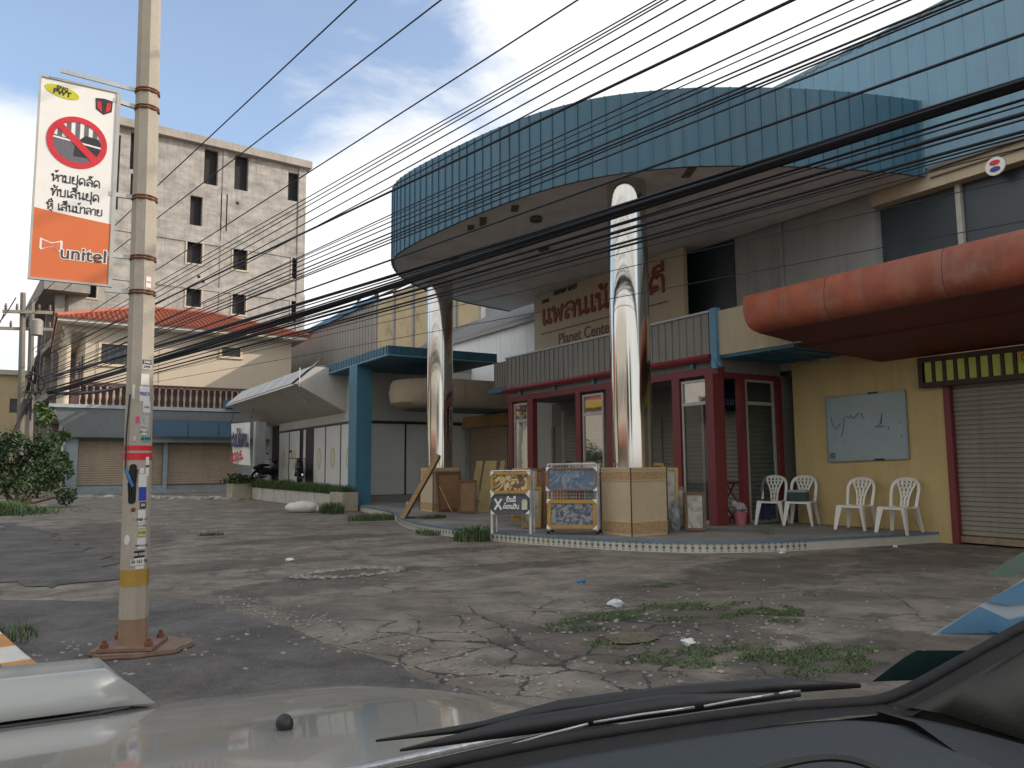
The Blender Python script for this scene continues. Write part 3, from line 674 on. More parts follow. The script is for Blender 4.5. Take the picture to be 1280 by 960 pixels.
mb=MB(); mb.box(10.42,10.75,17.07,17.95,3.16,3.29); pt('blue_lintel',mb,BLUEP)
mb=MB(); mb.box(10.36,10.437,9.86,17.1,3.12,3.225); mb.tube([(10.36,9.86,3.18),(10.36,17.1,3.18)],.05,8); pt('red_gutter',mb,mat('red_gutter_paint',(.27,.025,.035),.45,0,.15,3,.05,dirt=.3))
mb=MB(); mb.box(10.42,10.60,9.74,17.05,2.86,3.0)
pt('red_beam',mb,REDP)
mb=MB()
for y in (16.4,14.9,13.4,11.9,10.4): mb=MB(); mb.box(10.43,10.5,y-.04,y+.04,3.002,3.12); pt('bracket',mb,BLUEP)
mb=MB(); mb.box(10.45,10.52,8.0,9.715,3.19,4.0); pt('fascia',mb,BEIGE)
mb=MB(); mb.box(10.46,WX-.01,8.12,9.73,3.13,3.185); ribs_=mb
for q in range(4): mb.box(10.5,WX-.02,8.25+q*.38,8.29+q*.38,3.11,3.129)
pt('blue_soffit',mb,TEALD)
# red posts
def post(y0,y1,x0=10.42,x1=10.56): 
    mb=MB(); mb.box(x0,x1,y0,y1,PZ0,2.858); pt('red_post',mb,REDP)
for a,b in ((16.74,16.93),(15.80,16.04),(13.86,14.03),(12.70,12.94),(10.73,10.93)): post(a,b)
post(9.74,9.93,10.28,10.56)
def post_r(x0,x1): 
    mb=MB(); mb.box(x0,x1,9.74,9.86,PZ0,2.858); pt('red_post',mb,REDP)
post_r(10.98,11.11); post_r(WX-.1,WX+.02)
mb=MB(); mb.box(10.561,WX-.02,9.75,9.85,2.80,2.895); pt('side_lintel',mb,REDP)
def shopwin(a,b,side=False,tr=2.36,zt=2.80):
    mb=MB(); fr=.045; z0=PZ0+.005
    def bx(u0,u1,z0_,z1_):
        if side: mb.box(u0,u1,9.775,9.825,z0_,z1_)
        else: mb.box(10.455,10.505,u0,u1,z0_,z1_)
    bx(a,a+fr,z0,zt); bx(b-fr,b,z0,zt); bx(a+fr,b-fr,zt-fr,zt); bx(a+fr,b-fr,z0,z0+.06); bx(a+fr,b-fr,tr-.03,tr+.03)
    o=pt('window',mb,ALU)
    for z0_,z1_ in ((z0+.06,tr-.03),(tr+.03,zt-fr)):
        g=MB()
        if side: g.quad((a+fr,9.8,z0_),(b-fr,9.8,z0_),(b-fr,9.8,z1_),(a+fr,9.8,z1_))
        else: g.quad((10.48,a+fr,z0_),(10.48,b-fr,z0_),(10.48,b-fr,z1_),(10.48,a+fr,z1_))
        g.build('pane',SHOPG,o)
for a,b in ((16.06,16.72),(13.08,13.82),(10.04,10.71)): shopwin(a,b)
shopwin(11.16,11.95,True)
# second glazed layer behind, and the shutters at the back of the porch
mb=MB()
for a,b in ((15.75,15.81),(13.9,13.96),(12.9,12.96),(10.98,11.04)): mb.box(11.3,11.36,a,b,PZ0,2.6)
pt('inner_mullion',mb,ALU)
for a,b in ((9.95,11.25),(11.35,12.95),(13.05,14.35),(14.45,15.75),(15.85,17.2)):
    mb=MB(); shutter(mb,(WX-.05,a,0),(0,1,0),b-a,PZ0+.02,2.28,(-1,0,0),.085,.016); pt('roller_shutter',mb,SHUTG,smooth=True,auto=True)
mb=MB(); mb.box(WX-.06,WX+.4,9.76,17.3,2.28,2.899)
for y in (9.86,11.3,13.0,14.4,15.8,17.23): mb.box(WX-.10,WX+.4,y-.05,y+.05,PZ0,2.28)
pt('inner_wall',mb,mat('inner_grey_wall',(.22,.21,.19),.85,0,.1,2,.1))
# blue hanging light box
a=PY(904,479,10.7); b=PY(922,512,10.7)
bl=thing('box_sign','small dark blue box sign with white letters hanging under the porch ceiling','sign',((a.x+b.x)/2,10.9,2.5))
mb=MB(); mb.box(a.x-.02,a.x+.36,10.7,11.25,b.z-.03,a.z+.02); mb.build('sign_box',mat('dark_blue_box',(.015,.035,.10),.4),bl,bevel=.01)
mb=MB(); lao(mb,'ເບດ',(a.x+.17,10.698,b.z+.09),(1,0,0),(0,0,1),.10,.14,(0,-1,0),.003); mb.build('lettering',mat('pale_letter',(.40,.43,.50),.5),bl)
mb=MB(); mb.tube([(a.x+.1,10.9,a.z+.02),(a.x+.1,10.9,2.92)],.012); mb.tube([(a.x+.28,10.9,a.z+.02),(a.x+.28,10.9,2.92)],.012); mb.build('hanger',BLACK,bl)

# sign board on the porch roof
SXP=11.55
p1=PX(668,438,SXP); p2=PX(856,395,SXP)
sg=thing('sign_board','large beige sign board with red lettering behind the shiny right column','sign',(SXP,(p1.y+p2.y)/2,3.9))
mb=MB(); mb.box(SXP,SXP+.12,p2.y,p1.y,3.9,5.84); mb.build('board',mat('beige_board',(.50,.42,.30),.7,0,.06,1.2,.06,streak=.35,dirtcol=(.30,.24,.17)),sg,bevel=.01)
LR=mat('red_letter',(.22,.035,.03),.6); LB=mat('brown_letter',(.16,.09,.065),.6)
yA=PX(678,400,SXP).y; yB=PX(834,360,SXP).y
tx='ແພລນເນັດ ຊິຕີ'; wd=lao_width(tx); st=(yA-yB)/wd
mb=MB(); lao(mb,tx,(SXP-.001,yA,4.99),(0,-st/.40,0),(0,0,1),.40,.15,(-1,0,0),.02,'L'); mb.build('lettering',LR,sg)
mb=MB(); mb.box(SXP-.012,SXP-.001,yB,yA+.05,4.735,4.765); mb.build('ruled_line',LB,sg)
text('Planet Center','lettering',LB,sg,(SXP-.006,(yA+yB)/2+.55,4.49),(0,-1,0),(0,0,1),.40,.006,.004)
mb=MB(); lao(mb,'ອາຄານ',(SXP-.001,yA,5.58),(0,-1,0),(0,0,1),.085,.2,(-1,0,0),.01,'L'); lao(mb,'ສນການຄາ ພລາຊາ'.replace('ກ','ດ'),(SXP-.001,yA-.55,5.70),(0,-1,0),(0,0,1),.10,.2,(-1,0,0),.01,'L'); mb.build('small_lettering',INK,sg)
mb=MB()
for y in (p1.y-.3,(p1.y+p2.y)/2,p2.y+.3): mb.bar((SXP+.15,y,3.9),(SXP+.15,y,5.8),.05); mb.bar((SXP+.15,y,5.2),(WX,y,4.0),.04)
mb.build('support_frame',RUST,sg)

# round canopy (drum)
ZS=5.85; sc=(ZS-CH)/(6.1-CH)
raw=[(12.9,6.98),(11.79,7.29),(10.46,7.84),(9.5,8.38),(8.77,8.85),(8.05,9.66),(7.66,10.35),(7.36,11.2),(7.16,12.2),(7.03,13.2),(6.93,14.2),(6.87,15.2),(6.90,16.2),(7.2,17.1),(8.0,18.25),(9.21,19.2),(10.69,20.0),(12.9,20.5)]
ol=smooth_pts([(a*sc,b*sc) for a,b in raw],3)
ol=[q for q in ol if q.x<WX-.075]; ol=[Vector((WX-.075,ol[0].y-.03))]+ol+[Vector((WX-.075,ol[-1].y+.03))]
def ztop(q): return 7.10+ (0.46*max(0,min(1,(q.y-8.5)/8)))
mb=MB(); n=len(ol)
vs=[(q.x,q.y,ZS-.02) for q in ol]+[(q.x,q.y,ztop(q)) for q in ol]
mb.add(vs,[(i,i+1,n+i+1,n+i) for i in range(n-1)])
# seams standing proud at even spacing along the curve, small ragged caps on top
acc_=0; nxt=.12
for i in range(n-1):
    a,b=ol[i],ol[i+1]; d=(b-a); Ls=d.length
    if Ls<1e-6: continue
    d.normalize(); nn=Vector((-d.y,d.x)); 
    if nn.dot(Vector((11.5,13))-a)>0: nn=-nn
    while nxt<acc_+Ls:
        c=a+d*(nxt-acc_); zt=ztop(c)
        mb.obox((c.x+nn.x*.01,c.y+nn.y*.01,(ZS-.02+zt)/2),Vector((d.x,d.y,0))*.011,Vector((nn.x,nn.y,0))*.011,(0,0,(zt-ZS+.02)/2)); nxt+=.245
    acc_+=Ls
dr=pt('round_canopy',mb,TEAL)
mb=MB(); nn_=0
for i in range(n-1):
    a,b=ol[i],ol[i+1]; mb.add([(a.x,a.y,ztop(a)),(b.x,b.y,ztop(b)),(b.x*.97+.34,b.y*.98+.27,ztop(b)+.03),(a.x*.97+.34,a.y*.98+.27,ztop(a)+.03)],[(0,1,2,3)])
mb.add([(q.x*.97+.34,q.y*.98+.27,ztop(q)+.03) for q in ol],[tuple(range(n))]); mb.build('canopy_roof',TEAL,dr)
mb=MB(); mb.add([(q.x,q.y,ZS) for q in ol],[tuple(range(n))])
mb.add([(q.x*.995+.06,q.y*.995+.065,ZS-.0) for q in ol],[]); so_=mb.build('soffit',SOFF,dr)
mb=MB()
for i in range(n-1):
    a,b=ol[i],ol[i+1]; c_=Vector((11.5,13.)); ia=a+(c_-a).normalized()*.04; ib=b+(c_-b).normalized()*.04
    mb.quad((a.x,a.y,ZS-.026),(b.x,b.y,ZS-.026),(ib.x,ib.y,ZS-.026),(ia.x,ia.y,ZS-.026))
mb.build('drip_edge',mat('dark_edge',(.03,.06,.08),.6),dr)
for px,py in ((670,271),(680,310),(568,321)):
    c=PZ(px,py,ZS); mb=MB(); mb.lathe((c.x,c.y,ZS-.09),[(.02,.085),(.10,.085),(.12,.04),(.11,0),(.08,.03),(.02,.05)],16); mb.build('downlight',mat('lamp_can',(.10,.09,.08),.5),dr,smooth=True)
c=PZ(647,305,ZS); mb=MB(); mb.obox((c.x,c.y,ZS-.035),(.09,.52,0),(.05,-.01,0),(0,0,.03)); mb.build('tube_lamp',mat('lamp_housing',(.38,.36,.33),.5),dr)
# flaking patches: thin loose boards hanging at the soffit rim
for px,py,s in ((600,275,.25),(585,283,.18),(860,212,.2),(640,258,.16),(905,215,.15)):
    c=PZ(px,py,ZS-.02); mb=MB(); mb.obox((c.x+.12,c.y+.1,ZS-.012),(s*.5,s*.9,0),(.05,-.04,0),(0,.004,.008)); mb.build('loose_board',mat('stained_board',(.15,.12,.10),.9,0,.4,8,.2),dr)
# columns
for (cx,cy,hs,lab) in ((8.14,9.46,.36,''),(8.52,17.06,.35,'')):
    mb=MB(); mb.lathe((cx,cy,0),[(.322,1.2),(.322,2.42),(.322,3.64),(.322,4.86),(.322,ZS+.01)],48,False)
    for z in (2.42,3.64,4.86): mb.lathe((cx,cy,z),[(.3228,-.005),(.3228,.005)],48,False)
    col=pt('column',mb,STEEL,smooth=True,auto=True)
    mb=MB(); mb.box(cx-hs,cx+hs,cy-hs,cy+hs,PZ0,1.20); pd=mb.build('pedestal',TILE,col)
    for z0,z1 in ((PZ0+.04,PZ0+.20),(1.02,1.13)):
        mb=MB(); mb.box(cx-hs-.006,cx+hs+.006,cy-hs-.006,cy+hs+.006,z0,z1); mb.build('tile_border',TILEB,pd)
    for z in (PZ0+.215,1.005,1.145,1.185): mb=MB(); mb.box(cx-hs-.010,cx+hs+.010,cy-hs-.010,cy+hs+.010,z-.012,z+.008); mb.build('tile_moulding',mat('pale_moulding',(.52,.39,.24),.35),pd)
    for sx in (-1,1):
        for sy in (-1,1): mb=MB(); mb.box(cx+sx*(hs+.008)-.007,cx+sx*(hs+.008)+.007,cy+sy*(hs+.008)-.007,cy+sy*(hs+.008)+.007,PZ0,1.2); mb.build('dark_joint',GROUT,pd)
# orange-red canopy at the right
YL=8.42
prof=[(10.4,4.02),(9.80,3.965),(9.69,3.94),(9.635,3.87),(9.60,3.70),(9.60,3.52),(9.635,3.42),(9.70,3.355),(9.80,3.32)]
mb=MB(); N_=len(prof)
ye=[YL-.05,YL-.01,YL,YL,YL-.02,YL-.06,YL-.09,YL-.13,YL-.16]
vs=[(x,y,z) for (x,z),y in zip(prof,ye)]+[(x,-8,z) for x,z in prof]
mb.add(vs,[(i,i+1,N_+i+1,N_+i) for i in range(N_-1)])
mb.add([(9.85,YL-.1,3.6)]+[(x,y,z) for (x,z),y in zip(prof,ye)],[(0,i+1,i+2) for i in range(N_-1)])
mb.quad((10.4,YL-.05,4.06),(10.47,YL-.05,4.06),(10.47,YL-.3,3.3),(9.85,YL-.1,3.6)); rc=pt('orange_canopy',mb,ORED,smooth=True,auto=True)
mb=MB(); u=[(9.80,YL-.16,3.318),(10.6,YL-.32,3.18),(10.72,YL-.34,3.13),(WX-.004,YL-.75,2.93)]
vs=u+[(a,-8,c) for a,b,c in u]; mb.add(vs,[(0,1,5,4),(1,2,6,5),(2,3,7,6)])
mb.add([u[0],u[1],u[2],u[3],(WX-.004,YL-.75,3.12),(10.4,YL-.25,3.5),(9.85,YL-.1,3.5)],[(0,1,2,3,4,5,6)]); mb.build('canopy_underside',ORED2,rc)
mb=MB()
for y in (6.9,5.2,3.4): mb.tube([(x-.002,y,z) for x,z in prof[1:]],.003,5)
mb.tube([(9.805,YL-.17,3.316),(9.805,-8,3.316)],.012,5); mb.tube([(10.66,YL-.34,3.15),(10.66,-8,3.15)],.014,5); mb.build('seam',mat('seam_dirt',(.08,.03,.025),.8),rc)

# ================================================================== white panelled showroom with the blue portal
WB=thing('showroom','low off-white showroom with tall white panels and a sloping grey canopy behind the planter','building',(10,27,0))
def wp(n,mb,m,par=None,**k): return mb.build(n,m,par or WB,**k)
XW=8.45
mb=MB(); mb.box(XW+.03,12.4,22.53,31.4,0,4.35); mb.box(12.3,12.7,17.4,22.5,0,3.9); wp('wall',mb,CREAMW)
mb=MB(); mb.box(XW-.02,12.3,22.46,22.525,.0,.36); mb.box(XW-.03,XW+.025,22.46,31.4,0,.36); wp('plinth',mb,mat('grey_plinth',(.24,.235,.225),.8,0,.1,2,.1))
mb=MB()
ys=[22.55,23.95,25.45,26.75,28.35,29.75,31.2]
fr=MB()
for i,(a,b) in enumerate(zip(ys[:-1],ys[1:])):
    if i==3: fr.box(XW-.005,XW+.028,a,b,.36,2.62); mb.box(XW-.02,XW-.006,a+.95,a+1.2,.4,2.6); continue
    mb.box(XW-.02,XW+.028,a+.04,b-.04,.38,2.58)
fr.box(XW-.03,XW+.028,22.5,31.4,2.585,2.66)
for y in ys: fr.box(XW-.03,XW+.028,y-.035,y+.035,.36,2.584)
xs=[XW+.02,10.02,11.2,12.3]
for a,b in zip(xs[:-1],xs[1:]): mb.box(a+.03,b-.03,22.48,22.528,.38,2.56)
fr.box(XW-.02,12.3,22.47,22.528,2.565,2.63)
for x in xs: fr.box(x-.028,x+.028,22.47,22.528,.36,2.56)
wp('panel',mb,WPANEL); wp('dark_frame',fr,mat('black_frame',(.02,.02,.022),.5))
for y in (23.2,24.7,26.1,29.05,30.5):
    mb=MB(); c=(XW-.026,y,1.53); o=[(c[0],y+.24*math.cos(a),1.53+.36*math.sin(a)) for a in [i*math.pi/12 for i in range(24)]]
    mb.prism(o,(.005,0,0)); em=wp('oval_emblem',mb,mat('yellow_emblem',(.46,.43,.27),.6,0,.2,10,0))
    mb=MB(); mb.prism([(XW-.027,y+.12*math.cos(a),1.5+.24*math.sin(a)) for a in [i*math.pi/8 for i in range(16)]],(-.003,0,0)); mb.build('emblem_centre',mat('pale_yellow',(.52,.51,.43),.6),em)
# sloping canopy: white soffit, grey metal front
YA,YB_=23.6,33.4
mb=MB(); pr=[(6.85,3.80),(XW+.1,2.92),(XW+.1,4.36),(7.46,4.36)]
mb.prism([(x,YA,z) for x,z in pr],(0,YB_-YA,0)); cn=wp('canopy',mb,CREAMW)
mb=MB(); mb.quad((6.80,YA+.35,3.84),(7.44,YA+.3,4.42),(7.44,YB_,4.42),(6.80,YB_,3.84)); mb.quad((6.80,YA+.35,3.84),(6.80,YB_,3.84),(6.86,YB_,3.80),(6.86,YA+.35,3.80)); mb.quad((7.44,YA+.3,4.42),(7.44,YB_,4.42),(7.9,YB_,4.46),(7.9,YA+.3,4.46)); mb.quad((7.30,YA+.34,4.29),(7.44,YA+.3,4.43),(7.55,YA-.15,4.60),(7.42,YA+.1,4.40))
for y in (25.2,26.9,28.6,30.3,32): mb.obox((7.115,y,4.135),(.32,0,.29),(0,.012,0),(-.010,0,.011))
mb.build('metal_front',mat('crumpled_metal',(.46,.47,.48),.42,.1,.12,2,.35,fine=5),cn)
mb=MB(); mb.box(6.795,6.83,YA+.2,YB_,3.76,3.80); mb.build('white_edge',WPL,cn)
mb=MB(); mb.tube([(7.2,24.6,3.5),(7.6,25.0,3.35),(7.65,25.3,3.36)],.02); mb.tube([(6.95,YA-.02,4.3),(6.95,YA-.02,3.7)],.015); mb.build('pipe',WPL,cn)
mb=MB(); mb.box(XW,12.4,22.5,33.4,4.35,4.5); wp('flat_roof',mb,GREYSH)
# entrance recess at the far end
mb=MB(); mb.box(7.75,8.15,32.2,32.6,0,3.1); wp('pillar',mb,WHITEW)
mb=MB(); mb.box(8.6,12,32.9,33.3,0,3.1); wp('recess_wall',mb,mat('recess_grey',(.16,.155,.145),.9))
mb=MB(); mb.box(8.9,9.8,32.86,32.895,.1,2.3); wp('dark_door',mb,DARK)
# portal
YP=18.88
mb=MB(); mb.box(7.9,11.25,YP,24.1,4.19,4.43); ribs(mb,(7.9,YP,0),(0,1,0),5.2,4.19,4.43,(-1,0,0),.22,.03,.02); ribs(mb,(7.9,YP,0),(1,0,0),3.35,4.19,4.43,(0,-1,0),.22,.03,.02)
po=wp('portal_canopy',mb,TEAL)
mb=MB(); mb.box(7.86,11.27,YP-.04,24.12,4.16,4.187); mb.build('portal_rim',mat('pale_blue_rim',(.16,.33,.42),.5),po)
mb=MB(); mb.box(8.0,11.2,YP+.06,24.0,4.14,4.158); mb.build('portal_soffit',TEALD,po)
mb=MB(); mb.box(7.86,8.32,21.05,21.68,0,4.155); mb.build('portal_post',BLUEP,po)
mb=MB(); mb.box(8.32,12.3,22.4,22.47,2.66,4.16); wp('upper_side_wall',mb,CREAMW)
# rounded slab below the portal
o=[]
for i in range(13):
    a=R(90+180*i/12); o.append((9.75+1.15*math.cos(a),20.15+1.15*math.sin(a)))
o=[(12.25,21.3)]+o+[(12.25,19.0)]
mb=MB(); prf=[(1,2.98),(.99,3.62)]; n=len(o)
vs=[]
for s,z in ((.80,2.86),(.93,2.90),(1.0,3.02),(1.02,3.3),(1.0,3.56),(.97,3.66)):
    for x,y in o: vs.append((10.8+(x-10.8)*(s if x<10.8 else 1),20.15+(y-20.15)*s,z))
fs=[tuple(range(n))[::-1],tuple(range(5*n,6*n))]
for j in range(5):
    for i in range(n): fs.append((j*n+i,j*n+(i+1)%n,(j+1)*n+(i+1)%n,(j+1)*n+i))
mb.add(vs,fs); rs=wp('rounded_slab',mb,mat('stained_beige',(.36,.29,.21),.85,0,.12,1.6,.1,streak=.3),smooth=True,auto=True)
mb=MB(); mb.add([(10.8+(x-10.8)*(.82 if x<10.8 else 1),20.15+(y-20.15)*.82,2.85) for x,y in o],[tuple(range(n))]); mb.build('slab_underside',TEALD,rs)
# alcove shutter and timber
mb=MB(); shutter(mb,(12.27,20.0,0),(0,1,0),2.3,.5,2.45,(-1,0,0),.085,.016); wp('roller_shutter',mb,SHUT,smooth=True,auto=True)
mb=MB(); mb.box(12.02,12.2,19.6,22.75,2.45,2.83); wp('timber_beam',mb,WOOD,bevel=.02)
mb=MB(); mb.box(12.15,12.32,22.25,22.42,0,2.5); wp('alcove_post',mb,mat('alcove_grey',(.3,.3,.29),.8))

# tall white side wall, grey roof, rusted panels and the long grey shed
TW=thing('white_hall','tall white walled hall with grey metal roof rising behind the blue portal','building',(14,20,0))
mb=MB(); mb.box(12.42,12.6,17.32,27.5,0,5.55); mb.build('wall',WHITEW,TW)
mb=MB(); mb.add([(12.38,17.32,5.56),(12.38,27.5,5.56),(16.5,27.5,8.2),(16.5,17.32,8.2)],[(0,1,2,3)]); ribs(mb,(12.38,17.32,5.56),(0,1,0),10,5.5,5.6,(-1,0,0),.25,.06,.03)
y=17.5
while y<27.4: mb.obox((14.44,y,6.91),(2.06,0,1.32),(0,.03,0),(-.02,0,.03)); y+=.33
rf=mb.build('roof',mat('grey_roof_sheet',(.27,.28,.29),.5,.2,.1,1,.1,streak=.3),TW)
mb=MB(); mb.box(12.28,12.42,17.4,27.5,5.46,5.56); mb.build('gutter',GREYSH,rf)
mb=MB(); mb.prism([(12.6,27.3,0),(16.5,27.3,0),(16.5,27.3,8.1),(12.6,27.3,5.6)],(0,.15,0)); mb.build('gable_wall',GREYSH,TW)
RH=thing('added_shade_hall','unseen grey hall added behind the hoarding to shade the shop and balustrade','building',(22,32,0))  # hidden hall, added to keep the sun off the shop front
mb=MB(); mb.box(18,26,28,37,0,13.6); ribs(mb,(18,28,0),(0,1,0),9,0,13.6,(-1,0,0),.5,.05,.03); mb.build('wall',GREYSH,RH)
mb=MB(); mb.box(17.7,26.3,27.7,37.2,13.602,13.9); mb.build('roof',mat('hall_roof_grey',(.25,.25,.25),.7),RH)
BP=thing('hoarding','rusting beige panelled hoarding with grey uprights on the roof line','hoarding',(14,30,0))
ys=[24.6,26.6,28.6,30.6,32.7,34.9]
RP=mat('rusted_beige_panel',(.45,.37,.22),.7,0,.12,1.4,.1,dirt=.75,dirtcol=(.15,.08,.035),dscale=1.1)
for i,(a,b) in enumerate(zip(ys[:-1],ys[1:])):
    mb=MB(); mb.box(14,14.08,a+.08,b-.08,6.2,9.25-i*.03+.1*(i%2)); mb.build('panel',RP,BP)
mb=MB()
for y in ys: mb.box(13.93,14.12,y-.09,y+.09,0,9.35)
mb.build('upright',mat('grey_upright',(.26,.26,.27),.5),BP)
mb=MB(); mb.tube([(14,24.6,9.4),(14,30,9.35),(14,35,9.45)],.05); mb.obox((13.95,34.8,9.5),(.05,.3,0),(0,.05,.2),(.03,0,0)); mb.build('torn_edge',mat('dark_torn',(.07,.065,.06),.8),BP)
SHD=thing('metal_shed','long grey metal shed with thin blue roof edge beyond the hoarding','shed',(15,45,0))
mb=MB(); mb.box(15,23,37.4,57.6,0,9.9); ribs(mb,(15,37.4,0),(0,1,0),20.2,0,9.9,(-1,0,0),.45,.05,.03); mb.build('wall',mat('shed_sheet',(.27,.26,.245),.55,.1,.08,1,.05,streak=.35,dirtcol=(.17,.15,.13)),SHD)
mb=MB(); mb.add([(14.9,37.3,9.9),(14.9,57.6,9.9),(19,57.6,11.0),(19,37.3,11.0)],[(0,1,2,3)]); mb.box(14.85,14.92,37.3,57.6,9.86,10.12); mb.build('roof_edge',mat('bright_blue_edge',(.06,.22,.42),.5),SHD)
mb=MB(); mb.tube([(15.0,40.2,10.1),(15.0,40.2,10.4)],.05); mb.ball((15,40.1,10.5),.16,.16,.16,8,6); mb.build('roof_vent',GREYSH,SHD)

# ================================================================== corner shop row with shutters, house above
SY=42.0
SHOP=thing('shuttered_shop','single storey shop with brown roller shutters under a tapered grey fascia','shop',(5,SY,0))
mb=MB(); mb.box(1.3,13.5,SY+.5,SY+8,0,4.1); mb.build('wall',mat('shop_grey_wall',(.30,.33,.35),.8,0,.08,1,.1,streak=.3),SHOP)
mb=MB(); mb.add([(.72,SY-.9,4.05),(13.5,SY-.9,4.0),(13.5,SY-.25,2.72),(1.5,SY-.25,2.72),(.72,SY+.5,4.05),(13.5,SY+.5,4.0),(13.5,SY+.5,2.72),(1.5,SY+.5,2.72)],[(0,1,2,3),(4,7,6,5),(0,3,7,4),(3,2,6,7),(0,4,5,1)])
fa=mb.build('fascia',GFASC,SHOP)
mb=MB(); mb.box(.62,13.5,SY-.98,SY+.6,4.06,4.22); mb.build('fascia_cap',mat('blue_grey_cap',(.33,.38,.42),.5),fa)
mb=MB()
for a,b in ((5.0,6.55),(6.6,8.0),(8.05,9.4)): mb.prism([(a,SY-.95,3.55),(b,SY-.95,3.55),(b,SY-1.15,2.78),(a,SY-1.15,2.78)],(0,.06,.02))
mb.build('awning',AWN,SHOP)
mb=MB(); mb.box(4.6,9.4,SY-.2,SY-.05,2.5,2.72); mb.build('lintel',mat('pale_blue_lintel',(.30,.36,.40),.7),SHOP)
for a,b in ((1.95,4.35),(4.55,5.65),(5.85,9.3)):
    mb=MB(); shutter(mb,(a,SY+.42,0),(1,0,0),b-a,.42,2.55 if a<5 else 2.48,(0,-1,0),.11,.02); mb.build('roller_shutter',SHUT,SHOP,smooth=True,auto=True)
for x in (1.42,4.36,5.66): mb=MB(); mb.box(x,x+.19 if x>2 else x+.5,SY+.1,SY+.49,0,2.7); mb.build('pier',mat('blue_grey_pier',(.27,.32,.36),.7),SHOP)
mb=MB(); mb.box(1.3,5.7,SY+.15,SY+.48,0,.40); mb.box(1.3,9.5,SY-.1,SY+.14,0,.16); mb.build('threshold',mat('threshold_grey',(.27,.31,.33),.8),SHOP)
mb=MB(); mb.tube([(1.5,SY+.05,2.7),(1.25,SY-.0,2.3),(1.25,SY,.1)],.05); mb.build('drain_pipe',WPL,SHOP)
# teal stub by the canopy
mb=MB(); mb.box(8.3,9.6,SY-1.3,SY-.5,4.25,4.65); mb.build('teal_corner_panel',TEAL,SHOP)

HY=45.0
HS=thing('house','cream two storey house with hipped red tile roof above the shuttered shop','house',(7,HY,0))
zE=8.55
mb=MB(); P=wall_holes(mb,(2.15,HY,4.1),(1,0,0),(0,0,1),10.6,zE-4.1,[(.72,2.2,2.55,3.6),(6.7,7.7,3.35,3.87)],.18,(0,1,0))
mb.box(2.15,12.75,HY+.30,HY+14,4.1,zE); mb.quad((2.15,HY,4.1),(2.15,HY+.3,4.1),(2.15,HY+.3,zE),(2.15,HY,zE)); mb.quad((12.75,HY,4.1),(12.75,HY+.3,4.1),(12.75,HY+.3,zE),(12.75,HY,zE))
for x in (3.6-.9,5.7,): mb.box(x-.04,x+.0,HY-.03,HY-.002,4.1,zE)
mb.build('wall',HOUSE,HS)
def hwin(u0,u1,v0,v1,nb):
    x0,x1,z0,z1=2.15+u0,2.15+u1,4.1+v0,4.1+v1
    mb=MB(); f=.07
    mb.box(x0-.12,x1+.12,HY-.05,HY-.003,z1,z1+.1); mb.box(x0-.12,x0,HY-.05,HY-.003,z0,z1); mb.box(x1,x1+.12,HY-.05,HY-.003,z0,z1); mb.box(x0-.16,x1+.16,HY-.09,HY-.003,z0-.12,z0)
    o=mb.build('window',mat('cream_surround',(.66,.55,.40),.8),HS)
    g=MB(); g.quad((x0,HY+.14,z0),(x1,HY+.14,z0),(x1,HY+.14,z1),(x0,HY+.14,z1)); g.build('pane',mat('house_pane',(.03,.045,.06),.12),o)
    b=MB()
    for i in range(nb+1):
        x=x0+(x1-x0)*i/nb; b.box(x-.02,x+.02,HY+.09,HY+.135,z0,z1)
    for i in range(nb):
        xm=x0+(x1-x0)*(i+.5)/nb
        if nb>2: b.tube([(xm-.14,HY+.1,z0),(xm-.14,HY+.1,z0+.6),(xm,HY+.1,z0+.82),(xm+.14,HY+.1,z0+.6),(xm+.14,HY+.1,z0)],.014,4)
    b.build('window_frame',mat('window_dark_frame',(.10,.085,.07),.5),o)
hwin(.72,2.2,2.55,3.6,4); hwin(6.7,7.7,3.35,3.87,3)
mb=MB()
x0,x1,y0,y1=.95,13.35,HY-.75,HY+15
mb.box(x0,x1,y0,y1,zE,zE+.20); mb.box(x0-.12,x1+.1,y0-.10,y0-.003,zE+.06,zE+.26); mb.box(x0-.12,x0-.003,y0,y1,zE+.06,zE+.26)
mb.build('eaves',mat('eaves_paint',(.58,.53,.45),.7,0,.06,2,.05,streak=.2),HS)
# hip roof with tile courses
mb=MB(); zr=zE+2.0; zz=zE+.22
rx0,rx1=x0+4.2,x1-4.4; ry=(HY+4.2)
def roofface(A,Bq,Cq,D,rows):
    A,Bq,Cq,D=map(Vector,(A,Bq,Cq,D))
    nrm=(Bq-A).cross(D-A).normalized()
    if nrm.z<0: nrm=-nrm
    for i in range(rows):
        t0,t1=i/rows,(i+1)/rows
        a=A.lerp(D,t0);b=Bq.lerp(Cq,t0);c=Bq.lerp(Cq,t1);d=A.lerp(D,t1)
        mb.quad(a+nrm*.05,b+nrm*.05,c,d); mb.quad(a,b,b+nrm*.05,a+nrm*.05)
    # ribs of the tiles
    k=int((Bq-A).length/.24)
    for j in range(1,k):
        s=A.lerp(Bq,j/k); u=(D-A); 
        # top limit along slope for this column
        dirx=(Bq-A).normalized(); L0=(Bq-A).length; x=(s-A).dot(dirx); xl=(D-A).dot(dirx); xr=(Cq-A).dot(dirx)
        tt=min(1, x/xl if xl>1e-3 else 1, (L0-x)/(L0-xr) if L0-xr>1e-3 else 1)
        up=(D-A)-dirx*xl
        mb.tube([s+nrm*.05,s+up*tt+nrm*.04],.045,4,False)
roofface((x0-.2,y0-.2,zz),(x1+.2,y0-.2,zz),(rx1,ry,zr),(rx0,ry,zr),16)
roofface((x0-.2,y1,zz),(x0-.2,y0-.2,zz),(rx0,ry,zr),(rx0,y1-4,zr),16)
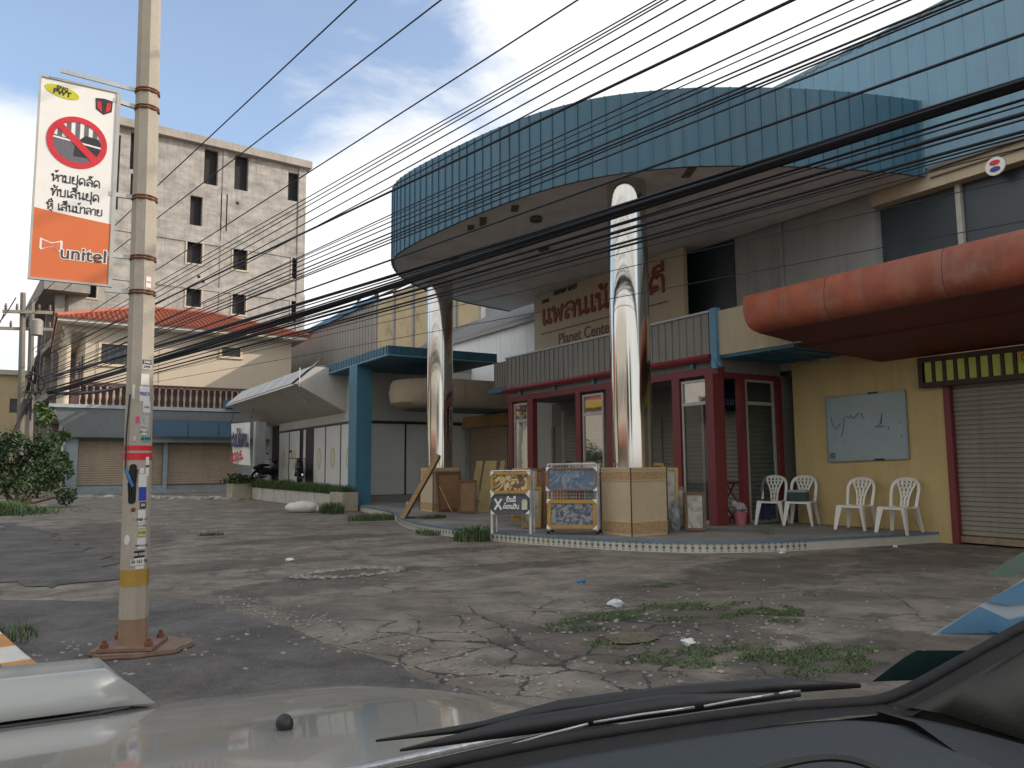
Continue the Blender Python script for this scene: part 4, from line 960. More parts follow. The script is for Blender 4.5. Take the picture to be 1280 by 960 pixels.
mb.quad((x1+.2,y0-.2,zz),(x1+.2,y1,zz),(rx1,y1-4,zr),(rx1,ry,zr))
mb.tube([(x0-.2,y0-.2,zz+.08),(rx0,ry,zr+.06)],.12,8); mb.tube([(x1+.2,y0-.2,zz+.08),(rx1,ry,zr+.06)],.12,8); mb.tube([(rx0,ry,zr+.06),(rx1,ry,zr+.06)],.12,8)
mb.build('roof',ROOFT,HS)
# gallery columns on the street side
for y in (HY+.2,HY+3.2,HY+6.2,HY+9.2):
    mb=MB(); mb.lathe((1.35,y,0),[(.24,4.1),(.22,4.3),(.18,4.4),(.16,zE-.4),(.2,zE-.3),(.26,zE-.2),(.26,zE)],14); mb.build('gallery_column',HOUSE,HS,smooth=True,auto=True)
mb=MB(); mb.box(.9,2.14,HY-.1,HY+14,4.0,4.12); mb.box(1.15,2.14,HY+.02,HY+.3,zE-.3,zE-.01); mb.build('gallery_floor',HOUSE,HS)
mb=MB()
for y in (HY+1.6,HY+4.4): mb.box(2.10,2.148,y,y+1.1,4.5,7.2)
mb.build('side_door',mat('dark_brown_door',(.10,.06,.04),.6),HS)
# balustrade along the shop roof
mb=MB(); rl=MB(); BY=43.2
x=1.9
while x<11.2:
    mb.lathe((x,BY,4.25),[(.05,0),(.07,.12),(.035,.3),(.075,.55),(.035,.85),(.06,1.0),(.06,1.1)],6); x+=.3
tag(mb.build('balusters',BALU,HS,smooth=True),kind='stuff')
rl.box(1.7,11.4,BY-.10,BY+.10,5.36,5.48); rl.box(1.7,11.4,BY-.08,BY+.08,4.22,4.30); rl.box(1.72,11.4,BY+.25,BY+.29,4.3,5.36); rl.box(1.55,1.9,BY-.16,BY+.16,4.2,5.6); rl.build('balustrade',WOODR,HS)

# ================================================================== unfinished concrete block
GY=56.0
GB=thing('concrete_building','tall unfinished grey concrete building with empty window openings behind the red roof','building',(4,GY,0),R(4.5))
def gx(px,py): v=PY(px,py,GY); return v.x,v.z
GX0,GX1=1.6,gx(386,300)[0]; GZ=gx(386,206)[1]
holes=[]
for (a,b,c,d) in ((257,274,184,230),(296,313,191,236),(365,379,211,248),(239,254,243,281),(278,286,239,287),(235,254,300,329),(294,312,308,336),(370,379,319,346),(234,253,358,383),(293,310,364,392),(369,378,373,400),(97,120,352,373),(163,175,165,213),(163,175,217,250),(143,147,168,262)):
    x0,z1=gx((a+b)/2-(b-a)/2,c); x1,z0=gx(b,d); z1=(gx(a,c)[1]+gx(b,c)[1])/2; x0=gx(a,(c+d)/2)[0]
    holes.append((x0-GX0,x1-GX0,z0,z1))
holes+= [(x-GX0,x+1.0-GX0,z,z+1.6) for z in (8.2,5.0) for x in (3.4,10.4,14)]
mb=MB(); wall_holes(mb,(GX0,GY,0),(1,0,0),(0,0,1),GX1-GX0,GZ,holes,.35,(0,1,0))
mb.quad((GX1,GY,0),(GX1,GY+18,0),(GX1,GY+18,GZ),(GX1,GY,GZ)); mb.quad((GX0,GY,0),(GX0,GY+18,0),(GX0,GY+18,GZ),(GX0,GY,GZ))
mb.build('wall',CONC,GB)
mb=MB(); mb.box(GX0+.1,GX1-.1,GY+.36,GY+17,0,GZ-.2); mb.build('dark_interior',DARK,GB)
mb=MB(); mb.box(GX0-.5,GX1+.35,GY-.45,GY+18,GZ+.003,GZ+.55); mb.build('roof_slab',mat('raw_concrete_slab',(.30,.28,.25),.95,0,.2,.6,.4,streak=.4),GB)
mb=MB()
for z in (3.7,7.1,10.4,13.6,16.9): mb.box(GX0+.02,GX1-.6,GY-.06,GY-.003,z,z+.28)
mb.box(GX1-.55,GX1+.03,GY-.08,GY-.003,0,GZ); 
xc=gx(284,220)[0]; mb.box(xc-.18,xc+.12,GY-.05,GY-.003,12,GZ)
mb.build('floor_band',CONC,GB)
for hx in holes[5:12]:
    mb=MB(); a,b,c,d=hx; a+=GX0;b+=GX0
    mb.box(a-.12,b+.12,GY-.05,GY-.004,c-.12,c); mb.box(a-.12,b+.12,GY-.05,GY-.004,d,d+.1); mb.box(a-.1,a,GY-.05,GY-.004,c,d); mb.box(b,b+.1,GY-.05,GY-.004,c,d); mb.build('window_surround',mat('pale_surround',(.42,.37,.30),.9),GB)
mb=MB(); mb.box(GX0-1.5,GX0+1.0,GY-1.3,GY+16,12.2,13.3); mb.box(GX0-.9,GX0-.01,GY-.5,GY+16,8.9,9.3); mb.box(GX0-.9,GX0-.01,GY-.5,GY+16,5.6,6.0)
for y in (GY-.3,GY+5,GY+10): mb.box(GX0-.75,GX0-.25,y,y+.5,0,12.19)
mb.build('balcony_slab',mat('dark_concrete',(.22,.205,.19),.95,0,.2,.8,.3,streak=.4),GB)
mb=MB()
for x,z in ((3.0,16.2),(6.4,14.6),(9.3,14.4),(9.6,14.1),(12.0,10.2),(12.6,9.8),(13.2,10.3),(13.4,9.5),(11.8,20.2),(5.3,10.0)): mb.box(x,x+.22,GY-.004,GY+.1,z,z+.22)
mb.build('putlog_holes',DARK,GB)
mb=MB(); mb.box(GX1+.02,GX1+.55,GY+1,GY+1.4,0,14.4); mb.build('corner_pier',mat('pale_pier',(.34,.35,.36),.9),GB)
CB=thing('cream_block','low cream building far down the street at the left edge','building',(-3,78,0))
mb=MB(); P=wall_holes(mb,(-12,78,0),(1,0,0),(0,0,1),12.3,9.2,[(10.3,11.5,6.0,7.2),(7,8.2,6,7.2),(10.3,11.5,2.6,3.9)],.3,(0,1,0)); mb.box(-12,.3,78.35,90,0,9.2); mb.build('wall',mat('cream_block_render',(.55,.45,.27),.85,0,.06,1,.1,streak=.3),CB)
mb=MB(); mb.box(-12.3,.6,77.6,90,9.2,9.6); mb.build('roof',mat('pale_roof',(.5,.47,.42),.8),CB)
mb=MB(); mb.quad((-12,78.29,2),(.2,78.29,2),(.2,78.29,8),(-12,78.29,8)); mb.build('window',mat('far_pane',(.03,.04,.05),.2),CB)

# ================================================================== planter, banner, motorbikes
mb=MB(); mb.box(7.81,8.41,22.6,33.0,0,.55); wp('raised_floor',mb,MATS['grey_plinth'])
PL=thing('planter','long low concrete planter with grass along the showroom front','planter',(7.7,27,0))
mb=MB()
PCON=mat('painted_planter',(.46,.45,.41),.85,0,.12,2,.2,dirt=.6,dirtcol=(.22,.20,.16),dscale=1.8)
y=21.9
while y<30: mb.box(7.45,7.8,y,y+1.55,0,.47); y+=1.57
mb.build('wall',PCON,PL,bevel=.02)
mb=MB(); mb.box(7.38,7.84,20.75,21.85,0,.53); mb.build('end_block',mat('beige_block',(.40,.36,.28),.85,0,.12,2,.2,dirt=.6,dirtcol=(.2,.16,.12)),PL,bevel=.02)
mb=MB(); mb.box(6.75,7.5,31.5,32.6,0,.62); mb.build('end_block',MATS['beige_block'],PL,bevel=.02)
mb=MB(); mb.box(7.46,7.79,21.95,31.2,.471,.49); mb.build('soil',STEM,PL)
mb=MB()
for _ in range(6500):
    x=random.uniform(7.42,7.82); y=random.uniform(20.9,31.3); hh=.26+.14*mnoise.noise((x*2,y*.9,0)); mb.blade((x,y,.48),max(.1,hh)*random.uniform(.6,1.15),.022,random.uniform(.03,.2))
for _ in range(900):
    y=random.uniform(21.5,31.3); mb.blade((7.43,y,.47),random.uniform(.05,.16),.02,-.12)
tag(mb.build('planter_grass',GRASS,PL),kind='stuff')
mb=MB()
for _ in range(500): 
    c=Vector((7.1+random.gauss(0,.25),32+random.gauss(0,.4),.65+abs(random.gauss(0,.12)))); mb.leafq(c,.09)
mb.build('small_shrub',LEAFD,PL)

bn=thing('banner','white cloth banner with blue and red writing hanging under the showroom canopy','banner',(6.95,31.4,0))
a,b,c,d=PX(289,529,6.95),PX(313,527,6.95),PX(312,582,6.95),PX(290,579,6.95)
mb=MB(); nu,nv=10,12; vs=[]
for j in range(nv+1):
    for i in range(nu+1):
        u,v=i/nu,j/nv; p=(a.lerp(b,u)).lerp(d.lerp(c,u),v); p.x+=.05*math.sin(u*5+v*2)*v; vs.append(p)
mb.add(vs,[(j*(nu+1)+i,j*(nu+1)+i+1,(j+1)*(nu+1)+i+1,(j+1)*(nu+1)+i) for j in range(nv) for i in range(nu)])
cl=mb.build('cloth',SIGNW,bn,smooth=True)
ux=(b-a).normalized(); uz=(a-d).normalized(); W_=(b-a).length; H_=(a-d).length
def bpos(u,v): return a+ux*(u*W_)-uz*(v*H_)+Vector((-.07,0,0))
NAVY=mat('navy_ink',(.03,.035,.10),.6); REDI=mat('red_ink',(.45,.03,.04),.6)
mb=MB(); lao(mb,'ຫາ ລ',bpos(.5,.28),ux,uz,.22,.22,(-1,0,0),.004); mb.build('lettering',NAVY,bn)
mb=MB(); lao(mb,'ຊມບອລນ',bpos(.5,.56),ux*1.15,uz,.44,.26,(-1,0,0),.004); mb.build('lettering',NAVY,bn)
text('020 5555','lettering',REDI,bn,bpos(.52,.80),ux,uz,.52,.003,.02)
mb=MB(); mb.tube([a,a+Vector((.1,0,.5))],.012); mb.tube([b,b+Vector((.1,0,.5))],.012); mb.tube([a,b],.02); mb.build('cord',BLACK,bn)

def motorbike(loc,rz,label):
    o=thing('motorbike',label,'motorbike',loc,rz,'motorbikes behind the planter')
    TY=mat('tyre',(.012,.012,.012),.8); BODY=mat('bike_body',(.03,.03,.035),.35); CHR=mat('chrome',(.5,.5,.5),.2,.9)
    for y in (-.62,.62):
        mb=MB(); mb.torus((0,y,.29),(1,0,0),.245,.042,22,8); wh=mb.build('wheel',TY,o,smooth=True,local=True)
        mb=MB(); mb.torus((0,y,.29),(1,0,0),.20,.014,18,5); mb.tube([(-.05,y,.29),(.05,y,.29)],.04,8)
        for k in range(6): mb.tube([(0,y,.29),(0,y+.2*math.cos(k*1.047),.29+.2*math.sin(k*1.047))],.008,4)
        mb.build('rim',CHR,wh,local=True)
    mb=MB(); mb.ball((0,-.1,.52),.14,.42,.15,12,8); mb.ball((0,-.55,.66),.12,.28,.10,10,6); mb.prism([(-.16,.28,.35),(.16,.28,.35),(.13,.42,.85),(-.13,.42,.85)],(0,.03,.02)); mb.tube([(0,.62,.29),(0,.38,.95)],.035,6); mb.tube([(.07,-.62,.29),(.07,-.1,.32)],.03,6); mb.torus((0,.62,.31),(1,0,0),.29,.015,14,4); mb.build('body',BODY,o,smooth=True,local=True)
    mb=MB(); mb.ball((0,-.22,.76),.125,.36,.065,12,6); mb.build('seat',BLACK,o,smooth=True,local=True)
    mb=MB(); mb.tube([(-.34,.30,1.0),(-.12,.38,.98),(.12,.38,.98),(.34,.30,1.0)],.014,6); mb.ball((0,.42,.93),.11,.10,.09,10,6)
    hb=mb.build('handlebar',BODY,o,smooth=True,local=True)
    for s in (-1,1):
        mb=MB(); mb.tube([(s*.24,.34,1.0),(s*.29,.34,1.2)],.007,4); mb.ball((s*.31,.34,1.24),.06,.015,.04,8,5); mb.build('mirror',BLACK,hb,local=True)
    mb=MB(); mb.ball((0,.50,.90),.07,.03,.055,10,6); mb.build('headlight',mat('lamp_lens',(.6,.6,.58),.1),o,smooth=True,local=True)
    mb=MB(); mb.tube([(.13,-.3,.3),(.14,-.78,.42)],.04,8); mb.build('exhaust',CHR,o,local=True)
    return o
motorbike((8.2,32.0,.56),R(-55),'dark motorbike standing beside the white pillar at the far end')
motorbike((8.12,27.4,.56),R(-18),'dark motorbike parked against the white panels with oval emblems')

# ================================================================== traffic pole and hanging sign
px0=Vector((.66,5.99,0)); LEAN=Vector((-.0140,.0088,0))
TP=thing('street_pole','tapered concrete pole plastered with stickers near the camera','pole',px0)
def axis(z): return px0+LEAN*z+Vector((0,0,z))
def prad(z): return (.094-.0038*z)
mb=MB(); n=8; A0=R(-90)
vs=[];zs=[.05,2,4,6,8]
for z in zs:
    for k in range(n):
        a=A0+2*math.pi*k/n; c=axis(z); vs.append(c+Vector((math.cos(a),math.sin(a),0))*prad(z))
fs=[tuple(range(n))[::-1],tuple(range(4*n,5*n))]
for j in range(4):
    for k in range(n): fs.append((j*n+k,j*n+(k+1)%n,(j+1)*n+(k+1)%n,(j+1)*n+k))
mb.add(vs,fs); mb.build('pole_shaft',CONCD,TP)
def pz(py): return PY(172,py,5.88).z
SPN={'l':R(-112.5),'r':R(-67.5)}
def onface(side,z,off=.003,t=0):
    a=SPN[side]; nn=Vector((math.cos(a),math.sin(a),0)); ap=prad(z)*math.cos(R(22.5)); tt=Vector((-nn.y,nn.x,0))
    return axis(z)+nn*(ap+off)+tt*t, nn, tt
def band(z0,z1,m,name,scale=1.012):
    mb=MB(); vs=[]
    for z in (z0,z1):
        for k in range(n):
            a=A0+2*math.pi*k/n; vs.append(axis(z)+Vector((math.cos(a),math.sin(a),0))*prad(z)*scale)
    mb.add(vs,[(k,(k+1)%n,n+(k+1)%n,n+k) for k in range(n)]); return mb.build(name,m,TP)
band(.052,pz(775),mat('clay_stain',(.27,.175,.115),.95,0,.15,6,.2,dirt=.3),'mud_splash',1.004)
band(pz(734),pz(713),mat('yellow_paint',(.36,.22,.04),.7,0,.2,8,.1,dirt=.6,dirtcol=(.3,.24,.15)),'yellow_band',1.006)
band(pz(575),pz(566),SIGNR,'red_band',1.012); band(pz(563),pz(556.5),SIGNR,'red_band',1.012)
def sticker(side,py0,py1,t,wd,m,txt=None,tm=None,tz=None,kind='t'):
    t*=.74; wd*=.74; tz=(tz or (pz(py0)-pz(py1))*.8)*.80; z1,z0=pz(py0),pz(py1); zc=(z0+z1)/2; p,nn,tt=onface(side,zc,.002,t)
    slope=LEAN-nn*.0055
    uzv=(Vector((0,0,1))+slope).normalized()
    mb=MB(); mb.obox(p,tt*wd/2,uzv*(z1-z0)/2,nn*.0012); o=mb.build('sticker',m,TP)
    if txt:
        q,_,_=onface(side,zc,.0045,t); 
        text(txt,'lettering',tm or INK,o,q,tt,uzv,tz or (z1-z0)*.8,.0004,.0006)
    return o
SW=mat('sticker_white',(.62,.62,.60),.6,0,.06,20,.0,dirt=.25); SB=mat('sticker_blue',(.02,.05,.38),.5); ST=mat('sticker_teal',(.12,.30,.30),.5); SYW=mat('sticker_yellow',(.45,.42,.16),.6); SG=mat('sticker_newsprint',(.36,.36,.35),.7,0,.5,40,0); PINK=mat('pink_ink',(.6,.06,.18),.5)
sticker('r',342,356,0,.05,SW,'7788',PINK,.02); sticker('r',448,454,.005,.085,INK,'ດ' and '2988',SW,.03) ; sticker('r',454,460,.005,.085,SW,'2998',INK,.032)
sticker('r',466,480,-.01,.08,SW); sticker('r',482,501,-.012,.095,SW,'9803',SB,.045); sticker('r',501,515,.012,.07,SW,'CALL',INK,.02); sticker('r',516,534,-.008,.085,SG); sticker('r',544,552,.01,.075,ST,'38 8555',INK,.028)
sticker('r',571,595,.032,.03,SW,'88',INK,.03); sticker('r',593,609,-.012,.075,SW); sticker('r',609,626,-.008,.07,SB); sticker('r',638,646,-.012,.07,SW); sticker('r',646,654,-.012,.07,SW,'7988 17',INK,.03)
sticker('r',662,671,-.008,.07,SYW,'50 888',mat('olive_ink',(.2,.18,.03),.5),.024); sticker('r',673,679,-.01,.075,SW); sticker('r',679,687,-.01,.078,SW,'9888 2654',INK,.026); sticker('r',689,698,-.025,.10,INK,'020 5555',SW,.03); sticker('r',698,707,-.025,.10,SW,'56 162 92',INK,.036)
sticker('l',480,498,-.02,.02,SW); mb=MB(); p,nn,tt=onface('l',pz(675),.002,-.03); mb.prism([p+tt*.018*math.cos(i*.628)+Vector((0,0,.035*math.sin(i*.628))) for i in range(10)],nn*.002); mb.build('sticker',SW,TP)
for py0_,py1_,t_,w_,m_,tx_ in ((628,636,.0,.06,INK,'BK'),(655,661,-.01,.07,SW,'5 1122'),(585,592,-.02,.04,SW,None),(536,543,-.01,.06,SW,'55 21'),(708,712,-.02,.08,SW,None)): sticker('r',py0_,py1_,t_,w_,m_,tx_,SW if m_ is INK else INK)
for py0_,py1_,t_,w_,m_ in ((520,528,.02,.03,PINK),(545,551,.0,.03,SG),(640,650,.02,.03,SG),(700,708,.02,.05,SW)): sticker('l',py0_,py1_,t_,w_,m_)
# service opening with cables
z1,z0=pz(580),pz(630); p,nn,tt=onface('l',(z0+z1)/2,.001,-.005)
mb=MB(); o=[]
for i in range(20):
    a=i*math.pi/10; o.append(p+tt*.025*math.cos(a)+Vector((0,0,1))*((z1-z0)/2-.022)*(1 if math.sin(a)>0 else -1)+Vector((0,0,.022*math.sin(a))))
mb.prism(o,nn*.002); op=mb.build('service_opening',DARK,TP)
mb=MB()
for k in range(5): 
    q=p+tt*random.uniform(-.02,.02)+nn*.006; mb.tube([q+Vector((0,0,-.13)),q+tt*random.uniform(-.015,.015)+Vector((0,0,0)),q+tt*random.uniform(-.02,.02)+Vector((0,0,.1))],.005,5)
mb.build('loose_wire',BLACK,op)
mb=MB(); mb.tube([p+nn*.010+tt*-.045+Vector((0,0,.10)),p+nn*.012+tt*-.02+Vector((0,0,.04)),p+nn*.010+tt*.006+Vector((0,0,-.02))],[.012,.013,.010],6); mb.build('blue_tape',mat('blue_tape',(.03,.14,.32),.5),op)
mb=MB(); mb.tube([p+tt*-.050+Vector((0,0,.1)),p+tt*-.054+Vector((0,0,.35)),p+tt*-.042+Vector((0,0,.62))],.006,5); mb.build('loose_wire',BLACK,op)
mb=MB(); q,nn2,_=onface('l',pz(637),.002,.005); mb.ball(q,.016,.012,.016,8,6); mb.build('rust_bolt',RUST,TP)
# base plate, bolts, clay pad
mb=MB(); pp=[]
for i in range(24):
    a=i*2*math.pi/24; r=.29*(1+.07*math.sin(i*2.3)+.05*math.sin(i*5.1)); pp.append((px0.x+.06+r*1.15*math.cos(a),px0.y+r*.9*math.sin(a),0.0))
mb.prism(pp,(0,0,.035)); mb.build('concrete_pad',CLAYP,TP,bevel=.012)
mb=MB(); mb.obox(px0+Vector((0,0,.05)),(.165,-.07,0),(.07,.165,0),(0,0,.012)); bpz=mb.build('base_plate',mat('muddy_plate',(.20,.125,.095),.9,0,.2,8,.2),TP,bevel=.004)
for a,b in ((1,1),(1,-1),(-1,1),(-1,-1)):
    c=px0+Vector((.165,-.07,0))*.78*a+Vector((.07,.165,0))*.78*b; mb=MB(); mb.lathe((c.x,c.y,.06),[(.026,0),(.026,.03),(.013,.031),(.013,.055)],8); mb.build('anchor_bolt',RUST,TP)
# clamps and arms
SYs=6.0; za=[]
sA,sB,sC,sD=PY(48,92,SYs),PY(145,120,SYs),PY(136,357,SYs),PY(42,346,SYs)
sx0=(sA.x+sD.x)/2; sx1=(sB.x+sC.x)/2; sz1=(sA.z+sB.z)/2; sz0=(sC.z+sD.z)/2
for py in (104,126,242,319,363):
    z=pz(py); c=axis(z); mb=MB(); mb.torus(c,(0,0,1),prad(z)*1.0,.009,16,6); mb.torus(c+Vector((0,0,.02)),(.05,0,1),prad(z)*1.0,.006,16,5); cl=mb.build('clamp',RUST,TP)
    if py!=104: 
        mb=MB(); mb.bar(c-Vector((prad(z)*.8,0,-.012)),(sx1-.02,SYs,z+.006+(.014 if py==126 else 0)),.022,.03); mb.build('arm',ALU,cl)
    else:
        e=PY(76,88,5.95); mb=MB(); mb.bar(c-Vector((prad(z)*.8,0,-.012)),e,.012,.03); mb.build('arm',SILV,cl)
# the sign
SGN=thing('hanging_sign','tall white and orange no-stopping banner sign hanging beside the concrete pole','sign',((sx0+sx1)/2,SYs,sz0))
mb=MB(); mb.box(sx0,sx1,SYs-.006,SYs+.006,sz0,sz1); mb.build('panel',SIGNW,SGN)
f=.014; mb=MB(); mb.box(sx0-f,sx0,SYs-.014,SYs+.014,sz0-f,sz1+f); mb.box(sx1,sx1+f*1.8,SYs-.014,SYs+.014,sz0-f,sz1+f); mb.box(sx0,sx1,SYs-.014,SYs+.014,sz1,sz1+f); mb.box(sx0,sx1,SYs-.014,SYs+.014,sz0-f,sz0); mb.build('frame',ALU,SGN)
yF=SYs-.0065; Ws=sx1-sx0; Hs=sz1-sz0
def sp(u,v,d=0): return Vector((sx0+u*Ws,yF-d,sz1-v*Hs))
mb=MB(); cur=[(u/10,.69-.035*(1-(u/10))**2*.6+.018*math.sin(u/10*3.1)*-0.2-.012*(1-u/10)) for u in range(11)]
mb.prism([sp(u,v) for u,v in cur]+[sp(1,.999),sp(0,.999)],(0,-.002,0)); mb.build('orange_field',SIGNO,SGN)
# prohibition disc
mb=MB(); cc=sp(.5,.30); r1,r2=.40*Ws,.315*Ws
ring=[(cc+Vector((math.cos(a),0,math.sin(a)))*r1,cc+Vector((math.cos(a),0,math.sin(a)))*r2) for a in [i*math.pi/20 for i in range(40)]]
for i in range(40):
    (a,b),(c,d)=ring[i],ring[(i+1)%40]; mb.prism([a,c,d,b],(0,-.0032,0))
d45=Vector((.72,0,-.69)); mb.obox(cc+Vector((0,-.0030,0)),d45*r1*.93,Vector((.69,0,.72))*.036*Ws*1.4,(0,.0012,0)); mb.build('prohibition_ring',SIGNR,SGN)
mb=MB()
for k in range(5):
    x=cc.x-.23*Ws+k*.115*Ws; mb.box(x-.03*Ws,x+.03*Ws,yF-.0012,yF,cc.z+.02,cc.z+.02+r2*math.sqrt(max(.05,1-((x-cc.x)/r2)**2))*.86)
mb.prism([cc+Vector((r2*math.cos(a),0,r2*math.sin(a))) for a in [math.pi+i*math.pi/12+.05 for i in range(13)]]+[cc+Vector((r2*.98,0,-.01)),cc+Vector((-r2*.98,0,.035))],(0,-.0011,0)); mb.build('grey_pictogram',SIGNG,SGN)
mb=MB(); mb.prism([cc+Vector(q) for q in ((-.02,0,-.10),(.14,0,-.10),(.17,0,-.06),(.155,0,.0),(.13,0,.05),(.05,0,.06),(.01,0,.02),(-.015,0,-.03))],(0,-.0019,0)); mb.build('car_pictogram',INK,SGN)
mb=MB(); mb.bar(cc+Vector((-.17,-.002,.02)),cc+Vector((.17,-.002,-.015)),.001,.012); mb.build('white_line',SIGNW,SGN)
mb=MB()
for s,v,sz in (('ຫ້າມຢຸດລົດ',.512,.048),('ທັບເສັ້ນຢຸດ',.585,.048),('ຫຼື ເສັ້ນມ້າລາຍ',.655,.044)): lao(mb,s,sp(.52,v,.0005),(1,0,0),(0,0,1),sz,.155,(0,-1,0),.001)
mb.build('lettering',INK,SGN)
text('unitel','lettering',SIGNW,SGN,sp(.66,.865,.003),(1,0,0),(0,0,1),.128,.0006,.007)
text('unitel','lettering',mat('logo_grey',(.06,.055,.06),.5),SGN,sp(.66,.865,.0046),(1,0,0),(0,0,1),.128,.0006,.0012)
mb=MB(); c=sp(.24,.835,.003); bow=[(-.068,.045),(-.01,.022),(.012,.022),(.062,.042),(.066,.03),(.066,-.03),(.058,-.045),(.012,-.012),(-.01,-.014),(-.06,-.038),(-.068,-.028)]
mb.prism([c+Vector((x,0,z)) for x,z in bow],(0,-.0008,0)); mb.build('logo_outline',SIGNW,SGN)
mb=MB(); mb.prism([c+Vector((x*.8,-.001,z*.72)) for x,z in bow],(0,-.0008,0)); mb.build('logo_fill',mat('logo_orange',(.62,.16,.07),.5),SGN)
mb=MB(); c=sp(.27,.055); mb.prism([c+Vector((.105*math.cos(a),0,.042*math.sin(a)-.02*math.cos(a)*.8)) for a in [i*math.pi/12 for i in range(24)]],(0,-.002,0)); mb.build('oval_badge',YGREEN,SGN)
text('PWT','lettering',INK,SGN,sp(.27,.062,.003),(1,0,-.12),(.12,0,1),.05,.0005,.002); text('ENG','lettering',INK,SGN,sp(.27,.038,.003),(1,0,-.12),(.12,0,1),.035,.0005,.001)
mb=MB(); c=sp(.83,.085); mb.prism([c+Vector(q) for q in ((-.055,0,.05),(0,0,.058),(.055,0,.05),(.05,0,-.03),(0,0,-.062),(-.05,0,-.03))],(0,-.002,0)); mb.build('shield_badge',INK,SGN)
mb=MB(); 
for s in (-1,1): mb.prism([c+Vector((s*.018,-.002,.03)),c+Vector((s*.045,-.002,.032)),c+Vector((s*.04,-.002,-.02)),c+Vector((s*.012,-.002,-.045))],(0,-.0008,0))
mb.build('shield_motif',SIGNR,SGN)

# ================================================================== utility poles at the far left and the overhead cables
def upole(px,ptop,Yd,arms,label):
    b=PY(px,590,Yd); t=PY(px+3,ptop,Yd)
    o=thing('utility_pole',label,'utility pole',(b.x,Yd,0),0,'utility poles at the far left')
    mb=MB(); mb.tube([(b.x,Yd,0),(t.x,Yd,t.z)],[.13,.085],8); mb.build('pole_shaft',mat('dark_pole',(.17,.155,.135),.9,0,.15,3,.2,streak=.3),o)
    for pa,pb,py in arms:
        a=PY(pa,py-1,Yd-.15); c=PY(pb,py+1,Yd-.15); mb=MB(); mb.bar(a,c,.10,.11); ar=mb.build('crossarm',mat('old_timber',(.24,.22,.19),.9,0,.2,5,.2),o)
        for k in (.06,.28,.72,.94):
            q=a.lerp(c,k); mb=MB(); mb.lathe((q.x,q.y,q.z+.05),[(.02,0),(.055,.06),(.03,.08),(.055,.12),(.03,.16),(.04,.2),(.01,.24)],8); mb.build('insulator',mat('brown_insulator',(.10,.05,.035),.3),ar,smooth=True)
    return o,b
u1,b1=upole(26,366,31.5,[(3,66,390)],'utility pole with a long timber crossarm near its top at the left edge')
u2,b2=upole(37,376,33.0,[(-8,66,411)],'second utility pole with the lower crossarm, just behind the first')
mb=MB()
q=PY(46,408,32.5); mb.lathe((q.x,q.y,q.z-.35),[(.05,0),(.2,.03),(.2,.55),(.12,.62),(.02,.64)],12); mb.build('transformer',GREYSH,u2,smooth=True,auto=True)
mb=MB(); q=PY(42,470,32.6)
for k in range(7): mb.tube([(q.x+random.uniform(-.2,.25),q.y,q.z+random.uniform(-1.6,1.6)),(q.x+random.uniform(-.2,.25),q.y-.1,q.z+random.uniform(-1,1)),(q.x+random.uniform(-.3,.3),q.y,q.z+random.uniform(-1.5,.3))],.035,5)
mb.torus((q.x,q.y-.2,q.z-.3),(0,1,0),.35,.04,18,6); mb.build('cable_coil',BLACK,u2)
nw=0
def cable(S,E,r,label,sag=.12,over=.35,nm='overhead_cable',grp='overhead cables across the forecourt'):
    S=Vector(S);E=Vector(E); d=S-E; pts=[]
    for i in range(23):
        t=-0.0+(1+over)*i/22; p=E+d*t; p.z-=sag*4*max(0,t*(1-t)) if t<=1 else 0; pts.append(p)
    mb=MB(); mb.tube(pts,r,5); return tag(mb.build(nm,RUBBER,None,smooth=True),label,'cable',grp)
def wire(px,py,zs,ex,ey,r,label,ey_y=31.4,sag=0): return cable(PZ(px,py,zs),PY(ex,ey,ey_y),r,label,sag)
wire(445,0,7.1,30,388,.011,'topmost thin cable crossing the open sky at the upper left')
wire(551,0,6.9,44,390,.011,'second thin cable across the sky, passing over the concrete building')
wire(722,0,6.7,40,437,.011,'third lone cable across the sky, below the two top ones')
for i,(x,e) in enumerate(((820,440),(828,446),(835,452))): wire(x,0,6.4,44,e,.009,'one of three close thin cables meeting the top edge left of the big cloud')
wire(857,0,6.2,44,458,.010,'thin cable just right of the three close cables at the top edge')
wire(894,0,6.1,46,462,.010,'thin cable crossing the big cloud at the top edge, fourth from its left')
wire(930,0,6.0,46,468,.010,'thin cable in the middle of the big cloud at the top edge')
wire(991,0,5.9,46,450,.019,'thick black cable running alone through the big cloud')
wire(1066,0,5.7,46,474,.010,'thin cable right of the lone thick one, touching the canopy top')
for x,e in ((1125,470),(1138,476)): wire(x,0,5.6,46,e,.010,'one of a pair of thin cables meeting the top edge left of the upper cladding')
for x,e,r in ((1190,474,.013),(1204,478,.012),(1214,481,.010)): wire(x,0,5.4,48,e,r,'one of the cables following the roof edge of the upper cladding')
wire(1252,0,5.2,48,478,.012,'cable crossing the upper cladding to the top right corner')
wire(1280,43,5.1,48,482,.017,'thick cable crossing the middle of the upper cladding')
